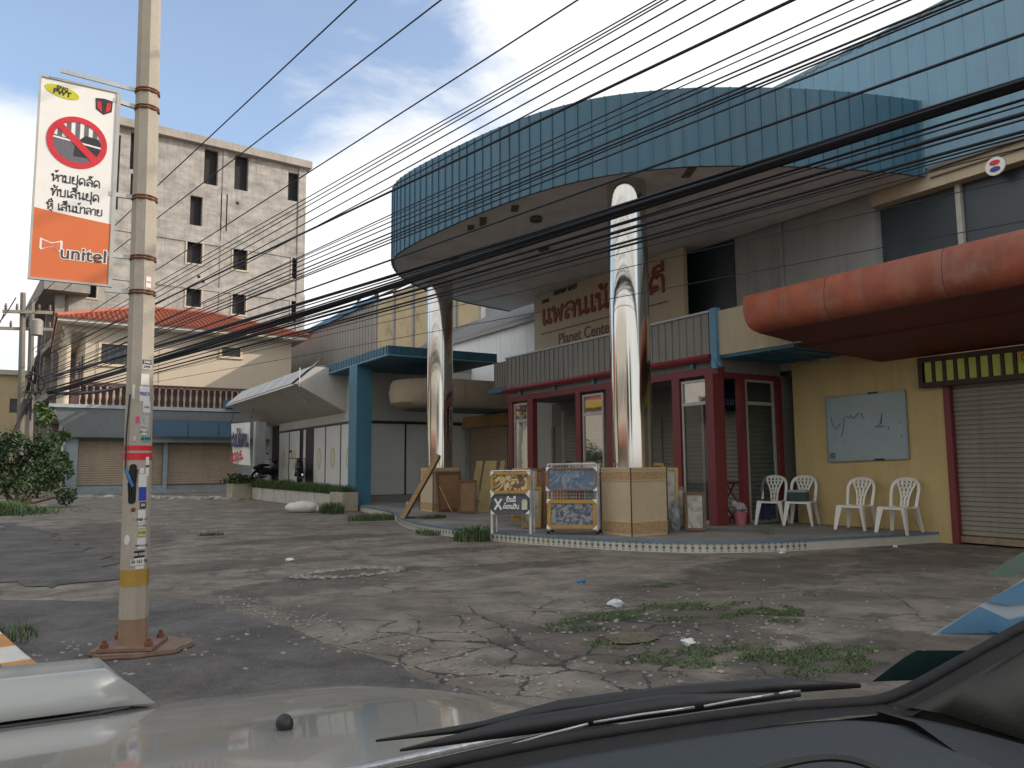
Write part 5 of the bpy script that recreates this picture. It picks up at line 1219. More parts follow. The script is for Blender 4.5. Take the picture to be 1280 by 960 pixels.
# the heavy bundle
for k in range(14):
    a=random.uniform(0,6.28); q=random.uniform(.1,1)
    wire(1280+random.uniform(-3,3),104+13*q*math.sin(a),4.75+.06*math.cos(a),52+22*random.random(),484+random.uniform(-17,13),random.choice((.013,.016,.02,.024)),'black cable in the thick bundle sagging across the round canopy',sag=.05)
for x,y,e,r in ((1280,124,492,.016),(1280,131,487,.010),(1280,142,490,.026),(1280,149,494,.013)): wire(x,y,4.7,58,e,r,'cable hanging close below the thick bundle across the canopy',sag=.07)
for x,y,e,r in ((1280,164,497,.019),(1280,169,500,.011),(1280,174,496,.008),(1280,184,499,.008)): wire(x,y,4.5,60,e,r,'cable in the lower group passing below the upper cladding',sag=.06)
wire(1280,276,3.9,62,500,.006,'lowest thin cable passing over the orange canopy',sag=.05)
wire(1280,222,4.2,60,498,.006,'thin cable passing in front of the upper windows')
cable(PZ(870,100,5.9),PY(48,470,31.4),.008,'pale worn cable running down across the drum to the far pole',.0,.1)
# drooping service drops near the far poles
for i,(a,b,lab) in enumerate((((5,392),(-40,430),'drop wire falling from the crossarm to the left edge'),((20,372),(-60,440),'drop wire falling from the pole top to the left edge'),((40,490),(-50,640),'thick service drop sagging down past the left edge'))):
    p=PY(*a,31.4); q=PY(*b,30); mb=MB(); pts=[p.lerp(q,t/10)-Vector((0,0,.5*4*(t/10)*(1-t/10))) for t in range(11)]; mb.tube(pts,.02 if i<2 else .06,5); tag(mb.build('overhead_cable',RUBBER,None,smooth=True),lab,'cable','drop wires by the far poles')
p=PY(60,490,31.0);q=PY(180,472,40.5); mb=MB(); mb.tube([p.lerp(q,t/8)-Vector((0,0,.3*4*(t/8)*(1-t/8))) for t in range(9)],.07,6); tag(mb.build('overhead_cable',RUBBER,None,smooth=True),'thick grey bundle running along the balustrade of the shop','cable','drop wires by the far poles')

# ================================================================== bushes at the left edge
def bush(loc,rx,ry,rz,nl,size,mt,label,grp=None,seed=1,stems=5):
    o=thing('bush',label,'bush',loc,0,'bushes at the left edge'); x0,y0,z0=loc
    rnd=random.Random(seed); mb=MB(); k=0
    clumps=[]
    for _ in range(26):
        a=rnd.uniform(0,6.28); q=rnd.random()**.5; clumps.append((Vector((rx*q*math.cos(a),ry*q*math.sin(a),rz*(.25+.75*rnd.random())*math.sqrt(max(.08,1-q*q*.75)))),rnd.uniform(.22,.42)))
    while k<nl:
        c,s=rnd.choice(clumps); d=Vector((rnd.gauss(0,1),rnd.gauss(0,1),rnd.gauss(0,.8))); d=d.normalized()*s*rnd.random()**.35*min(rx,rz)*.95
        p=c+d
        if p.z<.02: continue
        mb.leafq((x0+p.x,y0+p.y,z0+p.z),size*rnd.uniform(.6,1.3)); k+=1
    mb.build('foliage',mt,o)
    mb=MB()
    for i in range(stems):
        c=clumps[i][0]; mb.tube([(x0+rnd.uniform(-.2,.2),y0+rnd.uniform(-.2,.2),z0),(x0+c.x*.5,y0+c.y*.5,z0+c.z*.55),(x0+c.x,y0+c.y,z0+c.z)],[.05,.035,.012],5)
    mb.build('trunk',STEM,o); return o
bush((-.30,29.6,0),1.45,1.3,2.45,6500,.07,LEAFD,'dark rounded bush beside the shuttered shop at the left edge',seed=2)
bush((.35,39.5,0),1.15,1.2,4.1,4200,.095,LEAF,'taller light green bush rising behind the dark one',seed=5)
bush((-2.0,30.2,0),1.4,1.3,2.5,3000,.08,LEAFD,'dark bush cut off by the left edge of the photo',seed=9)
mb=MB()
for _ in range(5200):
    x=random.gauss(-.62,.6); y=random.gauss(26.6,.8); mb.blade((x,y,0),random.uniform(.1,.42)*max(.2,1-abs(x+.62)/1.9),.024,random.uniform(.05,.3))
tag(mb.build('tall_grass',GRASS),kind='stuff')

# ================================================================== things on the platform
# plastic chairs
def chair_proto(loc,rz,label):
    o=thing('plastic_chair',label,'chair',loc,rz,'white plastic chairs on the platform')   # faces local -Y
    mb=MB(); w=.215; d0=-.22; d1=.20
    nu,nv=8,8; vs=[];fs=[]
    for j in range(nv+1):
        for i in range(nu+1):
            u=i/nu*2-1; v=j/nv; x=u*w*(1-.10*v); y=d0+(d1-d0)*v; z=.425-.022*v-.012*(1-u*u)*math.sin(v*3.1)
            if j==0: z-=.018
            vs.append((x,y,z))
    fs=[(j*(nu+1)+i,j*(nu+1)+i+1,(j+1)*(nu+1)+i+1,(j+1)*(nu+1)+i) for j in range(nv) for i in range(nu)]
    mb.add(vs,fs); m_=len(vs); mb.add([(x,y,z-.028) for x,y,z in vs],[f[::-1] for f in fs])
    rim=[i for i in range(nu+1)]+[(j+1)*(nu+1)-1 for j in range(1,nv+1)]+[nv*(nu+1)+i for i in range(nu-1,-1,-1)]+[j*(nu+1) for j in range(nv-1,0,-1)]
    for a,b in zip(rim,rim[1:]+rim[:1]): mb.f.append((a,b,m_+b,m_+a))
    mb.build('seat',WPL,o,local=True)
    for sx in (-1,1):
        for (y,ty) in ((d0+.02,-.06),(d1-.01,.07)):
            mb=MB(); t=Vector((sx*(w-.03),y,.415)); b=Vector((sx*(w+.03),y+ty,0))
            mb.add([],[]); 
            for wd in (1,):
                p=[t+Vector((-sx*.055,0,0)),t+Vector((sx*.024,-.045,0)),t+Vector((sx*.024,.045,0))]
                q=[b+Vector((-sx*.026,0,0)),b+Vector((sx*.014,-.024,0)),b+Vector((sx*.014,.024,0))]
                mb.add(p+q,[(0,1,2),(5,4,3),(0,3,4,1),(1,4,5,2),(2,5,3,0)])
            mb.build('leg',WPL,o,local=True)
    mb=MB()
    bk=lambda u,h: Vector((u,d1+.005+.16*h-.03*(1-(u/.22)**2)*0+.035*(-(u/.22)**2),.41+.44*h))
    arch=[bk(-.20,0),bk(-.205,.25),bk(-.215,.5),bk(-.21,.72),bk(-.18,.88),bk(-.11,.97),bk(0,1.0),bk(.11,.97),bk(.18,.88),bk(.21,.72),bk(.215,.5),bk(.205,.25),bk(.20,0)]
    arch=smooth_pts(arch,1)
    for a,b in zip(arch[:-1],arch[1:]): mb.bar(a,b,.045,.018,up=(0,1,.3))
    mb.build('back_frame',WPL,o,local=True)
    mb=MB()
    # fan shaped lattice splat with rows of holes
    rows=[(0.0,.05),(.18,.052),(.34,.06),(.50,.078),(.66,.105),(.82,.14),(.95,.13)]
    for k,(h,hw) in enumerate(rows):
        mb.bar(bk(-hw,h),bk(hw,h),.02 if 0<k<6 else .03,.014,up=(0,1,.3))
    for (h0,w0),(h1,w1) in zip(rows[:-1],rows[1:]):
        ncol=2 if w1<.07 else (3 if w1<.12 else 4)
        for c in range(ncol+1):
            u=-1+2*c/ncol; mb.bar(bk(u*w0,h0),bk(u*w1,h1),.03,.012,up=(0,1,.3))
    mb.build('back_splat',WPL,o,local=True); return o
def chz(px,py): return PZ(px,py,PZ0)
CH0=chair_proto((11.60,7.95,PZ0-.02),R(-78),'plain white plastic chair by the yellow wall, under the right half of the whiteboard')
copy_tree(CH0,(11.62,7.22,PZ0-.02),R(-84),'rightmost white plastic chair, nearest the big grey shutter')
copy_tree(CH0,(11.45,9.52,PZ0),R(-62),'white plastic chair with a dark blue cloth on it, in front of the glass')
copy_tree(CH0,(11.66,9.06,PZ0),R(-66),'white plastic chair with a green box on its seat')
cb=thing('box','dark green box with a pale lid standing on a plastic chair','box',(11.63,9.06,.565+.02),R(-66))
mb=MB(); mb.box(-.17,.15,-.14,.06,0,.15); mb.build('box_body',mat('dark_green_box',(.008,.05,.045),.5),cb,local=True,bevel=.01)
mb=MB(); mb.box(-.18,.16,-.15,.07,.151,.19); mb.build('lid',mat('pale_lid',(.30,.31,.33),.5),cb,local=True,bevel=.008)
mb=MB()
nu,nv=8,10; vs=[]
for j in range(nv+1):
    for i in range(nu+1):
        u=i/nu; v=j/nv; yy=.10-.36*v; z=.435; 
        if v>.62: yy=.10-.36*.62-.02; z=.435-(v-.62)*.95
        vs.append((-.19+.20*u+.01*math.sin(v*9),yy+.012*math.sin(u*11)*(v>.62),z+.006*math.sin(u*7+v*5)))
mb.add(vs,[(j*(nu+1)+i,j*(nu+1)+i+1,(j+1)*(nu+1)+i+1,(j+1)*(nu+1)+i) for j in range(nv) for i in range(nu)])
ck=mb.build('cloth',mat('navy_cloth',(.012,.017,.05),.9,0,.4,30,.2),smooth=True); ck.location=(11.45,9.52,PZ0); ck.rotation_euler=(0,0,R(-62)); tag(ck,'dark blue cloth hanging off the seat of the left plastic chair','cloth')
# bucket with plastic bags, red trestle
q=chz(921,657)
bk=thing('bucket','pink plastic bucket stuffed with bags beside the red corner post','bucket',(q.x+.12,q.y+.02,PZ0))
mb=MB(); mb.lathe((q.x+.12,q.y+.02,PZ0),[(.09,0),(.12,.22),(.128,.225),(.128,.24),(.115,.24)],18,False); mb.build('bucket_body',mat('pink_plastic',(.42,.13,.16),.45),bk,smooth=True,auto=True)
mb=MB(); mb.ball((q.x+.12,q.y+.02,PZ0+.29),.13,.12,.11,9,6,.25); mb.ball((q.x+.05,q.y+.06,PZ0+.36),.08,.07,.07,8,5,.25); mb.build('crumpled_bags',mat('bag_film',(.34,.32,.36),.35,0,.2,14,.2),bk)
tr=thing('trestle','dark red folding trestle standing in the side doorway','trestle',(11.05,9.95,PZ0))
mb=MB()
for y in (9.93,10.25):
    mb.tube([(10.75,y,PZ0),(11.3,y,PZ0+.72)],.016,6); mb.tube([(11.3,y,PZ0),(10.75,y,PZ0+.72)],.016,6)
mb.tube([(10.75,9.93,PZ0+.72),(10.75,10.25,PZ0+.72)],.016,6); mb.build('leg_frame',REDP,tr)
mb=MB(); mb.box(10.65,11.45,9.90,10.28,PZ0+.72,PZ0+.75); mb.build('top',mat('dark_board',(.05,.03,.03),.6),tr)
# whiteboard
a,b,c,d=PX(1032,497,WX-.03),PX(1131,488,WX-.03),PX(1136,573,WX-.03),PX(1036,577,WX-.03)
wb=thing('whiteboard','pale blue-grey whiteboard with faint marker scribbles on the yellow wall','whiteboard',(WX,(a.y+b.y)/2,d.z))
mb=MB(); mb.prism([a,b,c,d],(.025,0,0)); mb.build('board',WBOARD,wb)
mb=MB()
for p,q in ((a,b),(b,c),(c,d),(d,a)): mb.bar(p,q,.022,.03,up=(1,0,0))
mb.build('frame',mat('board_edge',(.26,.31,.31),.4,.2),wb)
uu=(b-a).normalized(); vv=(d-a).normalized(); Lw=(b-a).length; Hw=(d-a).length
def wbp(u,v): return a+uu*(u*Lw)+vv*(v*Hw)+Vector((-.004,0,0))
mb=MB()
for st in ([(.06,.3),(.08,.45),(.13,.5),(.18,.42)],[(.24,.32),(.22,.5),(.19,.62)],[(.26,.30),(.30,.34),(.33,.30),(.36,.36),(.40,.31),(.42,.28)],[(.46,.28),(.48,.36),(.50,.36)],[(.68,.48),(.72,.30),(.70,.46),(.62,.50),(.74,.50)],[(.78,.50),(.79,.54)],[(.92,.44),(.93,.46)],[(.93,.63),(.94,.66)]):
    mb=MB(); mb.tube([wbp(*s) for s in st],.006,4); mb.build('marker_scribble',mat('faded_marker',(.07,.09,.10),.7),wb)
mb=MB(); mb.obox(wbp(.06,.91)+Vector((-.002,0,0)),uu*.05,vv*.05,(.002,0,0)); mb.build('note',mat('blue_note',(.10,.15,.22),.7),wb)
for u,v in ((.62,-.005),(.66,.975)): mb=MB(); mb.obox(wbp(u,v),uu*.09,vv*.014,(.012,0,0)); mb.build('clip',BLACK,wb)
mb=MB(); p=PX(1000,457,WX-.03); q=PX(1025,451,WX-.03); mb.tube([p,q],.012,6); tag(mb.build('wall_bracket',ALU),'short metal bracket on the yellow wall below the blue soffit','bracket')

# framed pictures
def frame_at(name,c,ux,uz,w_,h_,fw,fm,artm,label,cat='picture',corners=False,parent=None,grp=None,th=.025):
    """picture centred at c in the plane ux,uz facing ux x uz"""
    c,ux,uz=Vector(c),Vector(ux).normalized(),Vector(uz).normalized(); nn=ux.cross(uz)
    o=thing(name,label,cat,c-uz*h_/2,0,grp)
    mb=MB()
    for s in (-1,1):
        mb.obox(c+uz*s*(h_/2-fw/2),ux*w_/2,uz*fw/2,nn*th); mb.obox(c+ux*s*(w_/2-fw/2),ux*fw/2,uz*(h_/2-fw),nn*th)
    mb.build('frame',fm,o,bevel=.004)
    mb=MB(); mb.obox(c-nn*.004,ux*(w_/2-fw),uz*(h_/2-fw),nn*.006); mb.build('canvas',artm,o)
    if corners:
        mb=MB()
        for sx in (-1,1):
            for sz in (-1,1):
                k=c+ux*sx*w_/2+uz*sz*h_/2+nn*(th+.002); mb.prism([k+ux*sx*.006+uz*sz*.006,k-ux*sx*.065+uz*sz*.006,k+ux*sx*.006-uz*sz*.065],nn*.006)
        mb.build('corner_guard',WPL,o)
    return o
A1=art('art_still_life',[(.2,(.03,.015,.02)),(.42,(.13,.07,.06)),(.5,(.45,.30,.08)),(.58,(.60,.52,.36)),(.8,(.30,.17,.05))],6,2.5)
A2=art('art_sky',[(.25,(.05,.09,.15)),(.5,(.11,.17,.24)),(.64,(.26,.29,.32)),(.8,(.22,.19,.19))],4,3)
A3=art('art_silver_town',[(.3,(.04,.055,.11)),(.47,(.09,.11,.16)),(.57,(.30,.30,.27)),(.8,(.14,.15,.17))],16,.5)
SLATE=mat('slate_face',(.085,.095,.115),.55,0,.1,5,.02); A5=art('art_landscape',[(.3,(.10,.11,.10)),(.5,(.35,.33,.28)),(.7,(.45,.44,.42))],5,1)
def facing(c,tw):   # a plane that turns towards the street with a twist tw (deg from -x)
    n_=Vector((-math.cos(R(tw)),-math.sin(R(tw)),0)); ux=Vector((0,0,1)).cross(n_).normalized(); return n_,ux
def rack(pl,pr,h,label,cols,legs=True):
    pl,pr=Vector(pl),Vector(pr); ux=(pr-pl).normalized(); bk=Vector((-ux.y,ux.x,0))
    if bk.x<0: bk=-bk
    W_=(pr-pl).length; o=thing('display_rack',label,'rack',(pl+pr)/2,0,'wire display racks'); mb=MB()
    zb=pl.z+.30 if legs else pl.z+.08
    for p in (pl,pr,pl+bk*.35,pr+bk*.35): mb.tube([p,p+Vector((0,0,h))],.012 if legs else .011,6)
    for p,q in ((pl,pr),(pl+bk*.35,pr+bk*.35),(pl,pl+bk*.35),(pr,pr+bk*.35)):
        for z in (zb,pl.z+h): mb.tube([Vector((p.x,p.y,z)),Vector((q.x,q.y,z))],.010,6)
    fr=mb.build('rack_frame',WIREM,o)
    mb=MB()
    for side in ((pl+bk*.02,ux,W_),(pr,bk,.35)):
        s,u,Ln=side; k=.05
        while k<Ln: mb.tube([Vector((s.x,s.y,zb))+u*k,Vector((s.x,s.y,pl.z+h))+u*k],.0032,4); k+=.05
        z=zb+.05
        while z<pl.z+h: mb.tube([Vector((s.x,s.y,z)),Vector((s.x,s.y,z))+u*Ln],.0032,4); z+=.05
    tag(mb.build('wire_mesh',WIREM,o),kind='stuff')
    if legs:
        for p in (pl,pr): 
            mb=MB(); mb.tube([p,p+Vector((0,0,.30))],.022,8); mb.build('leg',WIREM,o)
    else:
        for p in (pl,pr,pl+bk*.35,pr+bk*.35): mb=MB(); mb.ball((p.x,p.y,p.z+.03),.03,.03,.03,8,5); mb.build('caster',BLACK,o)
    return ux,bk,W_
def onrack(px,py,dep): return PD(px,py,dep)
# left rack
pl=Vector(PZ(615,656,PZ0)); pr=PZ(662,660,PZ0)
cA=PD(639,658,12.35); 
view=Vector((cA.x,cA.y,0)).normalized(); side=Vector((view.y,-view.x,0)); side=(side*.97-view*.20).normalized()
cA=Vector((cA.x,cA.y,PZ0)); pl,pr=cA-side*.315,cA+side*.315
ux,bk_,W_=rack(pl,pr,1.0,'left wire display rack on white legs holding two framed pictures',None)
tilt=(Vector((0,0,1))+bk_*.06).normalized()
frame_at('framed_picture',cA-bk_*.035+Vector((0,0,.81)),ux,tilt,.64,.34,.045,GOLDF,A1,'gilt framed picture of brown and cream shapes at the top of the left rack','picture',True)
sl=frame_at('framed_picture',cA-bk_*.05+Vector((0,0,.475)),ux,tilt,.62,.31,.012,SLATE,SLATE,'dark slate board with white drawing and writing, lower on the left rack','picture',True)
r0=Vector(sl.location)+tilt*.155-bk_*.03
mb=MB(); lao(mb,'ຍິນດີ',r0+ux*.02+tilt*.035,ux,tilt,.055,.2,-bk_,.002); lao(mb,'ຕ້ອນຮັບ',r0+ux*.02-tilt*.075,ux,tilt,.055,.2,-bk_,.002)
mb.bar(r0-ux*.25+tilt*.08,r0-ux*.14-tilt*.09,.03,.004,up=-bk_); mb.bar(r0-ux*.14+tilt*.08-bk_*.003,r0-ux*.25-tilt*.09-bk_*.003,.03,.004,up=-bk_); mb.build('chalk_drawing',SIGNW,sl)
mb=MB(); mb.obox(r0+ux*.235-tilt*.02,ux*.045,tilt*.07,bk_*.002); mb.obox(r0+ux*.235+tilt*.06,ux*.032,tilt*.012,bk_*.002); mb.build('jar_drawing',mat('cream_paint',(.52,.50,.36),.6),sl)
# right rack
cB=PD(716,664,12.1); view=Vector((cB.x,cB.y,0)).normalized(); side=Vector((view.y,-view.x,0)); side=(side*.97-view*.16).normalized()
cB=Vector((cB.x,cB.y,PZ0)); pl,pr=cB-side*.39,cB+side*.39
ux,bk_,W_=rack(pl,pr,1.10,'right wire display rack on black casters holding two framed pictures',None,False)
tilt=(Vector((0,0,1))+bk_*.06).normalized()
frame_at('framed_picture',cB-bk_*.04+Vector((0,0,.865)),ux,tilt,.80,.36,.03,BROWNF,A2,'brown framed blue sky picture at the top of the right rack','picture',True)
frame_at('framed_picture',cB-bk_*.06+Vector((0,0,.32)),ux,tilt,.78,.45,.06,GOLDF,A3,'gold framed silver and blue relief picture at the foot of the right rack','picture',True)
for px,lab,cc_ in ((718,'small grey picture standing behind the top of the right rack',A5),(736,'small white card picture behind the right end of the right rack',art('art_pale',[(.35,(.50,.50,.47)),(.6,(.62,.60,.54)),(.75,(.24,.26,.28))],9,.4))):
    c=PD(px,586,12.75); frame_at('framed_picture',(c.x,c.y,1.10),ux,(0,0,1),.25,.42,.01,BLACK,cc_,lab,'picture')
c=PD(737,636,12.35); frame_at('framed_picture',(c.x,c.y,.72),ux,(0,0,1),.17,.28,.01,WPL,A2,'small pale card between the two pictures of the right rack','picture')
# brown backed frame leaning on the left pedestal, long board leaning too
frame_at('framed_picture',(8.53,16.56,.64),(1,0,0),Vector((0,.17,1)),.66,.94,.055,WOODD,PLY,'large brown picture frame seen from the back, leaning on the left pedestal','picture')
mb=MB(); mb.bar((8.24,16.52,.78),(8.42,16.22,.18),.025); tag(mb.build('wood_strip',WOOD),'thin slanting wooden strip in front of the brown picture frame','wood strip')
a=PD(505,640,16.3); b=PD(545,571,16.7)
ld=thing('leaning_board','long dark wooden board propped at a slant against the left column','board',(a.x,a.y,PZ0))
dd=(b-a);  A_=Vector((a.x,a.y,PZ0+.02)); B_=Vector((b.x+.05,b.y,b.z))
mb=MB(); u=(B_-A_); mb.obox((A_+B_)/2,u/2,Vector((.5,.86,0))*.35,u.cross(Vector((.5,.86,0))).normalized()*.03); mb.build('board_face',WOODD,ld,bevel=.005)
mb=MB()
for t in (.02,.98): mb.obox(A_.lerp(B_,t)+Vector((0,0,.03)),u*.03,Vector((.5,.86,0))*.36,u.cross(Vector((.5,.86,0))).normalized()*.042)
for s in (-1,1): mb.obox((A_+B_)/2+Vector((.5,.86,0))*.34*s,u/2,Vector((.5,.86,0))*.03,u.cross(Vector((.5,.86,0))).normalized()*.045)
mb.build('edge_strip',WOOD,ld)
mb=MB(); q=A_.lerp(B_,.18); mb.ball((q.x-.05,q.y,q.z),.05,.05,.09,8,5,.2); mb.build('tape_wrap',SILV,ld)
# timber leaning by the alcove shutter
for i,(px0_,px1_,lab) in enumerate(((593,604,'leftmost yellow plank leaning by the alcove shutter'),(604,614,'middle yellow plank leaning by the alcove shutter'),(610,618,'right yellow plank leaning by the alcove shutter'),(622,627,'short plank end leaning right of the other planks'))):
    a=PD(px0_-3,622,18.8-i*.4); b=PD(px0_+7,576,19.0-i*.4); a.z=PZ0
    mb=MB(); u=Vector(b)-Vector(a); mb.obox((Vector(a)+Vector(b))/2,u/2,Vector((.75,-.6,0))*(.085 if i<3 else .05),Vector((.6,.75,0))*.02); tag(mb.build('timber_plank',mat('yellow_timber',(.34,.27,.11),.7,0,.2,5,.1)),lab,'plank','planks by the alcove shutter')
# frames by the right of the pedestal
c=PD(836,612,12.9); ux=Vector((.80,-.60,0)); 
frame_at('framed_picture',(c.x,c.y,.80),ux,Vector((.12,.08,1)),.30,.78,.05,GOLDF,A5,'gilt framed picture leaning just right of the right pedestal','picture')
c=PD(825,600,13.2); frame_at('framed_picture',(c.x,c.y,.82),ux,Vector((-.12,.12,1)),.28,.9,.045,GOLDF,PLY,'gold frame half hidden behind the right pedestal','picture')
c=PD(843,652,12.5); mb=MB(); mb.ball((c.x,c.y,PZ0+.20),.10,.10,.21,9,7,.2); mb.ball((c.x,c.y,PZ0+.42),.06,.05,.06,8,5,.2); tag(mb.build('plastic_sack',mat('grey_sack',(.25,.25,.26),.4,0,.25,12,.2)),'grey plastic sack on the floor right of the tiled pedestal','sack')
for px,lab in ((677,'brown frame standing in shade between the two racks'),(655,'gold frame in the shade behind the left rack'),(765,'dark frame leaning behind the right pedestal')):
    c=PD(px,605,13.9); frame_at('framed_picture',(c.x,c.y,.72),(.85,-.52,0),Vector((.1,.1,1)),.45,.95,.05,GOLDF if px==655 else WOODD,PLY,lab,'picture')
for px,py,d_,w_,h_,fm_,am_,lab in ((664,612,13.4,.34,.7,GOLDF,A5,'gilt framed pale picture between the two racks, low in the shade'),(694,604,13.6,.5,1.05,WOODD,PLY,'tall brown backed frame behind the left side of the right rack'),(868,618,12.55,.34,.62,WOODD,A5,'small framed picture inside the glass right of the doorway'),(584,612,17.6,.42,.75,WOODD,PLY,'dark board leaning behind the left pedestal'),(848,605,13.0,.22,.7,BROWNF,A5,'narrow brown framed picture beside the right glass panel')):
    c=PD(px,py,d_); frame_at('framed_picture',(c.x,c.y,PZ0+h_/2+.01),(.85,-.52,0),Vector((.1,.1,1)),w_,h_,.045,fm_,am_,lab,'picture')
# red sliver flag on the right column
mb=MB(); mb.box(10.05,10.09,11.2,11.26,PZ0,3.5) if False else None

# ================================================================== the car the photograph is taken from
CAR=thing('car','pale grey car in the foreground seen from its passenger seat, with wiper and black dashboard','car',(-.38,.6,0))
YR=.55
def bz(x,y):
    q=(x+.38)/.835; t=y-YR
    z=1.03-.12*t-.098*t*t+.035*max(0,t)*(1-q*q)
    if q>.94: z-=((q-.94)/.06)**2*.008
    return z
def rear(x): return YR
mb=MB(); nx_,ny_=40,36; vs=[]; xs=[-1.21+1.66*i/nx_ for i in range(nx_+1)]
for j in range(ny_+1):
    for i,x in enumerate(xs):
        q=(x+.38)/.83; yf=1.86-.16*q*q-.25*max(0,abs(q)-.85)**1*2; y=rear(x)+(yf-rear(x))*j/ny_; vs.append((x,y,bz(x,y)))
W1=nx_+1
fs=[(j*W1+i,j*W1+i+1,(j+1)*W1+i+1,(j+1)*W1+i) for j in range(ny_) for i in range(nx_)]
mb.add(vs,fs)
# front lip and the right fender falling away
o0=len(mb.v)
for i in range(W1): x,y,z=vs[ny_*W1+i]; mb.v.append((x,y+.05,z-.07)); mb.v.append((x,y+.06,z-.55))
for i in range(nx_):
    a=ny_*W1+i; mb.f+= [(a,a+1,o0+2*(i+1),o0+2*i),(o0+2*i,o0+2*(i+1),o0+2*(i+1)+1,o0+2*i+1)]
for i in (0,nx_):
    o1=len(mb.v); s=1 if i else -1
    for j in range(ny_+1): x,y,z=vs[j*W1+i]; mb.v.append((x+s*.03,y,z-.035)); mb.v.append((x+s*.075,y,z-.14)); mb.v.append((x+s*.08,y,z-.6))
    for j in range(ny_):
        a=j*W1+i; b=a+W1; mb.f+=[(a,b,o1+3*(j+1),o1+3*j)]+[(o1+3*j+k,o1+3*(j+1)+k,o1+3*(j+1)+k+1,o1+3*j+k+1) for k in (0,1)]
mb.build('bonnet',PAINTC,CAR,smooth=True)
# scoop
def onbon(px,py):
    d=ray(px,py); t=.3
    while t<3:
        p=CAM+d*t
        if p.z<=bz(p.x,p.y): return p
        t+=.002
    return p
mb=MB(); q1=onbon(190,882); q0=onbon(2,912); sx0_,sx1_,sy0,sy1=-.38-(q1.x+.38),q1.x,(q1.y+q0.y)/2-.02,1.74; nu,nv=34,16; vs=[]
for j in range(nv+1):
    for i in range(nu+1):
        u=i/nu;v=j/nv; x=sx0_+(sx1_-sx0_)*u; 
        e=min(u,1-u)*(sx1_-sx0_); y=sy0+.035*(1-min(1,e/.10))**2+ (sy1-sy0)*v
        k=min(1,e/.06); k=k*k*(3-2*k); f=min(1,v/.25); f=.72+.28*(f*f*(3-2*f)); g=min(1,(1-v)/.12); g=g*g*(3-2*g)
        vs.append((x,y,bz(x,y)+.004+.070*k*f*max(.1,g)))
mb.add(vs,[(j*(nu+1)+i,j*(nu+1)+i+1,(j+1)*(nu+1)+i+1,(j+1)*(nu+1)+i) for j in range(nv) for i in range(nu)])
o0=len(mb.v)
for i in range(nu+1): x,y,z=vs[i]; mb.v.append((x,y+.006,bz(x,y)+.005))
for i in range(nu): mb.f.append((i,i+1,o0+i+1,o0+i))
sc_=mb.build('bonnet_scoop',mat('scoop_paint',(.38,.395,.385),.16,.1,.03,2,0),CAR,smooth=True)
mb=MB(); mb.tube([(x,sy0+.035*(1-min(1,min((x-sx0_),(sx1_-x))/.10))**2-.004,bz(x,sy0)+.002) for x in [sx0_+(sx1_-sx0_)*i/30 for i in range(1,30)]],.0022,5); mb.build('scoop_gap',BLACK,sc_)
# washer jet
p=onbon(357,912); mb=MB(); mb.ball((p.x,p.y+.004,p.z+.004),.008,.012,.009,12,8); mb.build('washer_jet',BLACK,CAR,smooth=True)
# rear edge of the bonnet, cowl, wiper
mb=MB(); mb.tube([(x,rear(x)+.006,bz(x,rear(x))+.0015) for x in [-1.2+1.63*i/40 for i in range(41)]],.0035,6); mb.build('bonnet_edge',SILV,CAR,smooth=True)
mb=MB(); vs=[]; nx2=40
for i in range(nx2+1):
    x=-1.2+1.72*i/nx2
    for dy,z in ((-.002,1.018),(-.03,1.022),(-.06,1.03),(-.10,1.012),(-.22,.97)): vs.append((x,YR+dy,z))
mb.add(vs,[(i*5+k,(i+1)*5+k,(i+1)*5+k+1,i*5+k+1) for i in range(nx2) for k in range(4)]); mb.build('cowl',mat('cowl_black',(.016,.018,.022),.45),CAR,smooth=True)
def lift(px,py,d): return PD(px,py,d)
mb=MB(); mb.tube([lift(470,926,.50),lift(600,908,.50),lift(720,880,.51),lift(770,871,.52)],[.0008,.003,.004,.003],6)
mb.tube([lift(560,915,.47),lift(700,885,.48),lift(850,868,.485),lift(965,858,.49),lift(1075,857,.49)],[.0008,.005,.006,.005,.0015],8)
mb.tube([lift(500,938,.465),lift(650,908,.465),lift(830,882,.47),lift(1000,868,.475)],[.0008,.0055,.0065,.0015],8); mb.build('wiper',BLACK,CAR,smooth=True)
mb=MB()
segs=[(640,931,735,905),(742,903,868,884),(880,883,967,868),(974,867,1000,864)]
for a,b,c,d in segs: mb.tube([lift(a,b,.445),lift((a+c)/2,(b+d)/2-1,.447),lift(c,d,.449)],.0009,5)
mb.build('trim_glint',SILV,CAR,smooth=True)  # bright segments paint the reflections along the lower windscreen edge
# windscreen seal, dashboard and pillar
sl_=[(380,995),(560,953),(700,925),(850,901),(980,884),(1060,879),(1100,876),(1140,860),(1204,824),(1300,772)]
mb=MB()
sp_=smooth_pts([lift(a,b,.44) for a,b in sl_],2); mb.tube(sp_,[.0032]*len(sp_),8); mb.build('windscreen_seal',mat('seal_black',(.008,.008,.009),.7),CAR,smooth=True)
mb=MB(); k_=[lift(a,b,.44) for a,b in sl_]
bot=[(380,1030),(560,985),(700,950),(850,925),(980,905),(1060,895),(1100,893),(1140,895),(1204,860),(1300,800)]
b_=[lift(a,b,.43) for a,b in bot]
mb.add(k_+b_,[(i,i+1,len(k_)+i+1,len(k_)+i) for i in range(len(k_)-1)]); mb.build('seal_band',MATS['seal_black'],CAR)
def slab(pts,depth,thick,m,name,dpts=None,smooth=False,bev=0):
    f=[lift(a,b,(dpts[i] if dpts else depth)) for i,(a,b) in enumerate(pts)]
    mb=MB(); mb.prism(f,thick); return mb.build(name,m,CAR,smooth=smooth,bevel=bev)
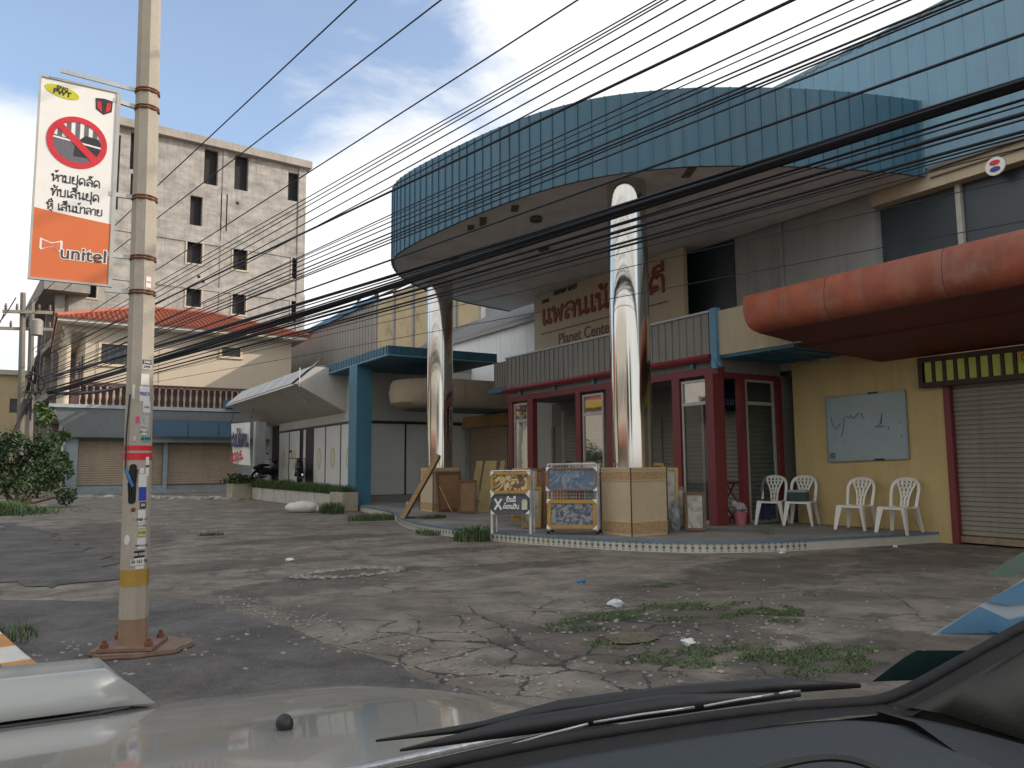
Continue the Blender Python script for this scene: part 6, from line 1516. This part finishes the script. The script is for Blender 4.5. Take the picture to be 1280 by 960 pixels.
# dashboard top: a gently curved surface, its far edge along the seal
mb=MB(); far=[(380,1000),(560,962),(700,932),(850,908),(980,891),(1050,885),(1095,888)]
fp=smooth_pts([lift(a,b,.435) for a,b in far],2); vs=[]; n=len(fp)
for k,(f_,dz) in enumerate(((0,-.006),(.08,0.0),(.3,.002),(.6,-.004),(1,-.03))):
    for i,p in enumerate(fp): vs.append(p+Vector((-.10,-.28,0))*f_+Vector((0,0,dz-.012*f_)))
mb.add(vs,[(k*n+i,k*n+i+1,(k+1)*n+i+1,(k+1)*n+i) for k in range(4) for i in range(n-1)]); db=mb.build('dashboard',DASH,CAR,smooth=True)
# the dash end falling to the right
mb=MB(); c0=[lift(1092,888,.435),lift(1180,903,.43),lift(1290,934,.42)]; c0=smooth_pts(c0,2); vs=[]; n=len(c0)
for f_,dz in ((0,0),(.12,.004),(.45,-.012),(1,-.07)):
    for i,p in enumerate(c0): vs.append(p+Vector((-.10,-.26,0))*f_+Vector((0,0,dz)))
mb.add(vs,[(k*n+i,k*n+i+1,(k+1)*n+i+1,(k+1)*n+i) for k in range(3) for i in range(n-1)]); mb.build('dash_end',mat('dash_dark',(.018,.021,.023),.6,0,.06,3,.1,fine=500),CAR,smooth=True)
mb=MB(); mb.tube(smooth_pts([lift(945,965,.33),lift(1000,950,.335),lift(1040,946,.335),lift(1075,951,.33),lift(1110,968,.325)],2),.0016,5); mb.build('airbag_seam',BLACK,db)
# black fill panel closing the gap under the windscreen edge and the dash joint
slab([(640,968),(800,936),(980,908),(1095,894),(1204,846),(1330,780),(1330,1010),(640,1010)],.452,ray(1000,950)*.004,MATS['seal_black'],'dash_underlay')
# A-pillar trim
f=[lift(1092,888,.432),lift(1135,873,.432),lift(1206,836,.432),lift(1310,780,.432),lift(1330,960,.42),lift(1290,936,.418),lift(1180,905,.427)]
mb=MB(); mb.prism(f,ray(1200,860)*.03); mb.build('pillar_trim',TRIM,CAR,bevel=.006,smooth=True)
# stickers on the glass
BS=mat('sticker_sky_blue',(.09,.21,.35),.5,0,.2,6,0); 
slab([(1163,794),(1282,722),(1330,715),(1330,745),(1252,796)],.47,ray(1200,760)*.001,mat('sticker_pale',(.36,.43,.48),.5,0,.08,6,0),'glass_sticker')
slab([(1174,791),(1225,758),(1262,775),(1250,792)],.468,ray(1200,760)*.001,BS,'glass_sticker')
slab([(1232,752),(1283,725),(1330,718),(1330,748),(1262,757)],.468,ray(1200,760)*.001,BS,'glass_sticker')
slab([(1236,789),(1262,775),(1330,758),(1310,772),(1256,793)],.4675,ray(1200,760)*.001,BS,'glass_sticker')
slab([(1090,852),(1130,822),(1146,813),(1216,813),(1152,850)],.47,ray(1150,830)*.001,mat('sticker_dark_green',(.012,.03,.03),.35,0,.3,20,0),'glass_sticker')
slab([(1232,718),(1258,702),(1330,660),(1330,690),(1262,722)],.475,ray(1250,710)*.001,mat('sticker_green',(.10,.15,.12),.5,0,.2,8,0),'glass_sticker')

# ================================================================== across the street (only seen mirrored in the steel and the shop glass)
OP=thing('shophouse','white shophouse with red awning across the street, mirrored in the steel columns','building',(-18,14,0))
mb=MB(); mb.box(-26,-18,-6,40,0,9); mb.build('wall',mat('opposite_wall',(.42,.41,.38),.85,0,.1,1,0),OP)
mb=MB(); mb.prism([(-18,2,2.6),(-16.2,2,2.2),(-16.2,2,2.4),(-18,2,3.2)],(0,30,0)); mb.build('awning',mat('orange_awning',(.27,.11,.06),.6),OP)
mb=MB()
for y in range(-4,38,4): mb.box(-18.03,-17.9,y,y+2,4,5.8)
mb.build('window',DARK,OP)
def tree(loc,h,r,label):
    o=thing('roadside_tree',label,'tree',loc,0,'trees across the street'); x,y,_=loc; mb=MB()
    for _ in range(2600):
        d=Vector((random.gauss(0,1),random.gauss(0,1),random.gauss(0,1))).normalized()*r*random.random()**.4; mb.leafq((x+d.x,y+d.y,h*.65+d.z*.9),.22)
    mb.build('crown',LEAF,o); mb=MB(); mb.tube([(x,y,0),(x+.1,y,h*.4),(x,y,h*.75)],[.22,.16,.05],7); mb.build('trunk',STEM,o)
TM=thing('temple_hall','white hall with steep red and gold roof across the street, mirrored in the shop glass','building',(-18,60,0))
mb=MB(); mb.box(-30,-18,42,95,0,6.5); mb.build('wall',mat('hall_grey',(.40,.38,.34),.85),TM)
mb=MB()
for y in (46,58,70,82): mb.prism([(-18.2,y,6.5),(-18.2,y+10,6.5),(-22,y+7.4,10),(-22,y+5,14.5),(-22,y+2.6,10)],(-6,0,0))
mb.build('roof',mat('hall_roof',(.25,.07,.04),.6),TM)
mb=MB(); mb.box(-18.1,-17.6,42,95,5.8,6.4); mb.build('eaves',GOLD,TM)
tree((-13,27,0),7,2.6,'round green tree across the street beyond the shophouse'); tree((-12.5,-3,0),6.5,2.4,'green tree across the street nearer than the shophouse'); tree((-14,-14,0),8,3.2,'big green tree across the street far behind the camera')
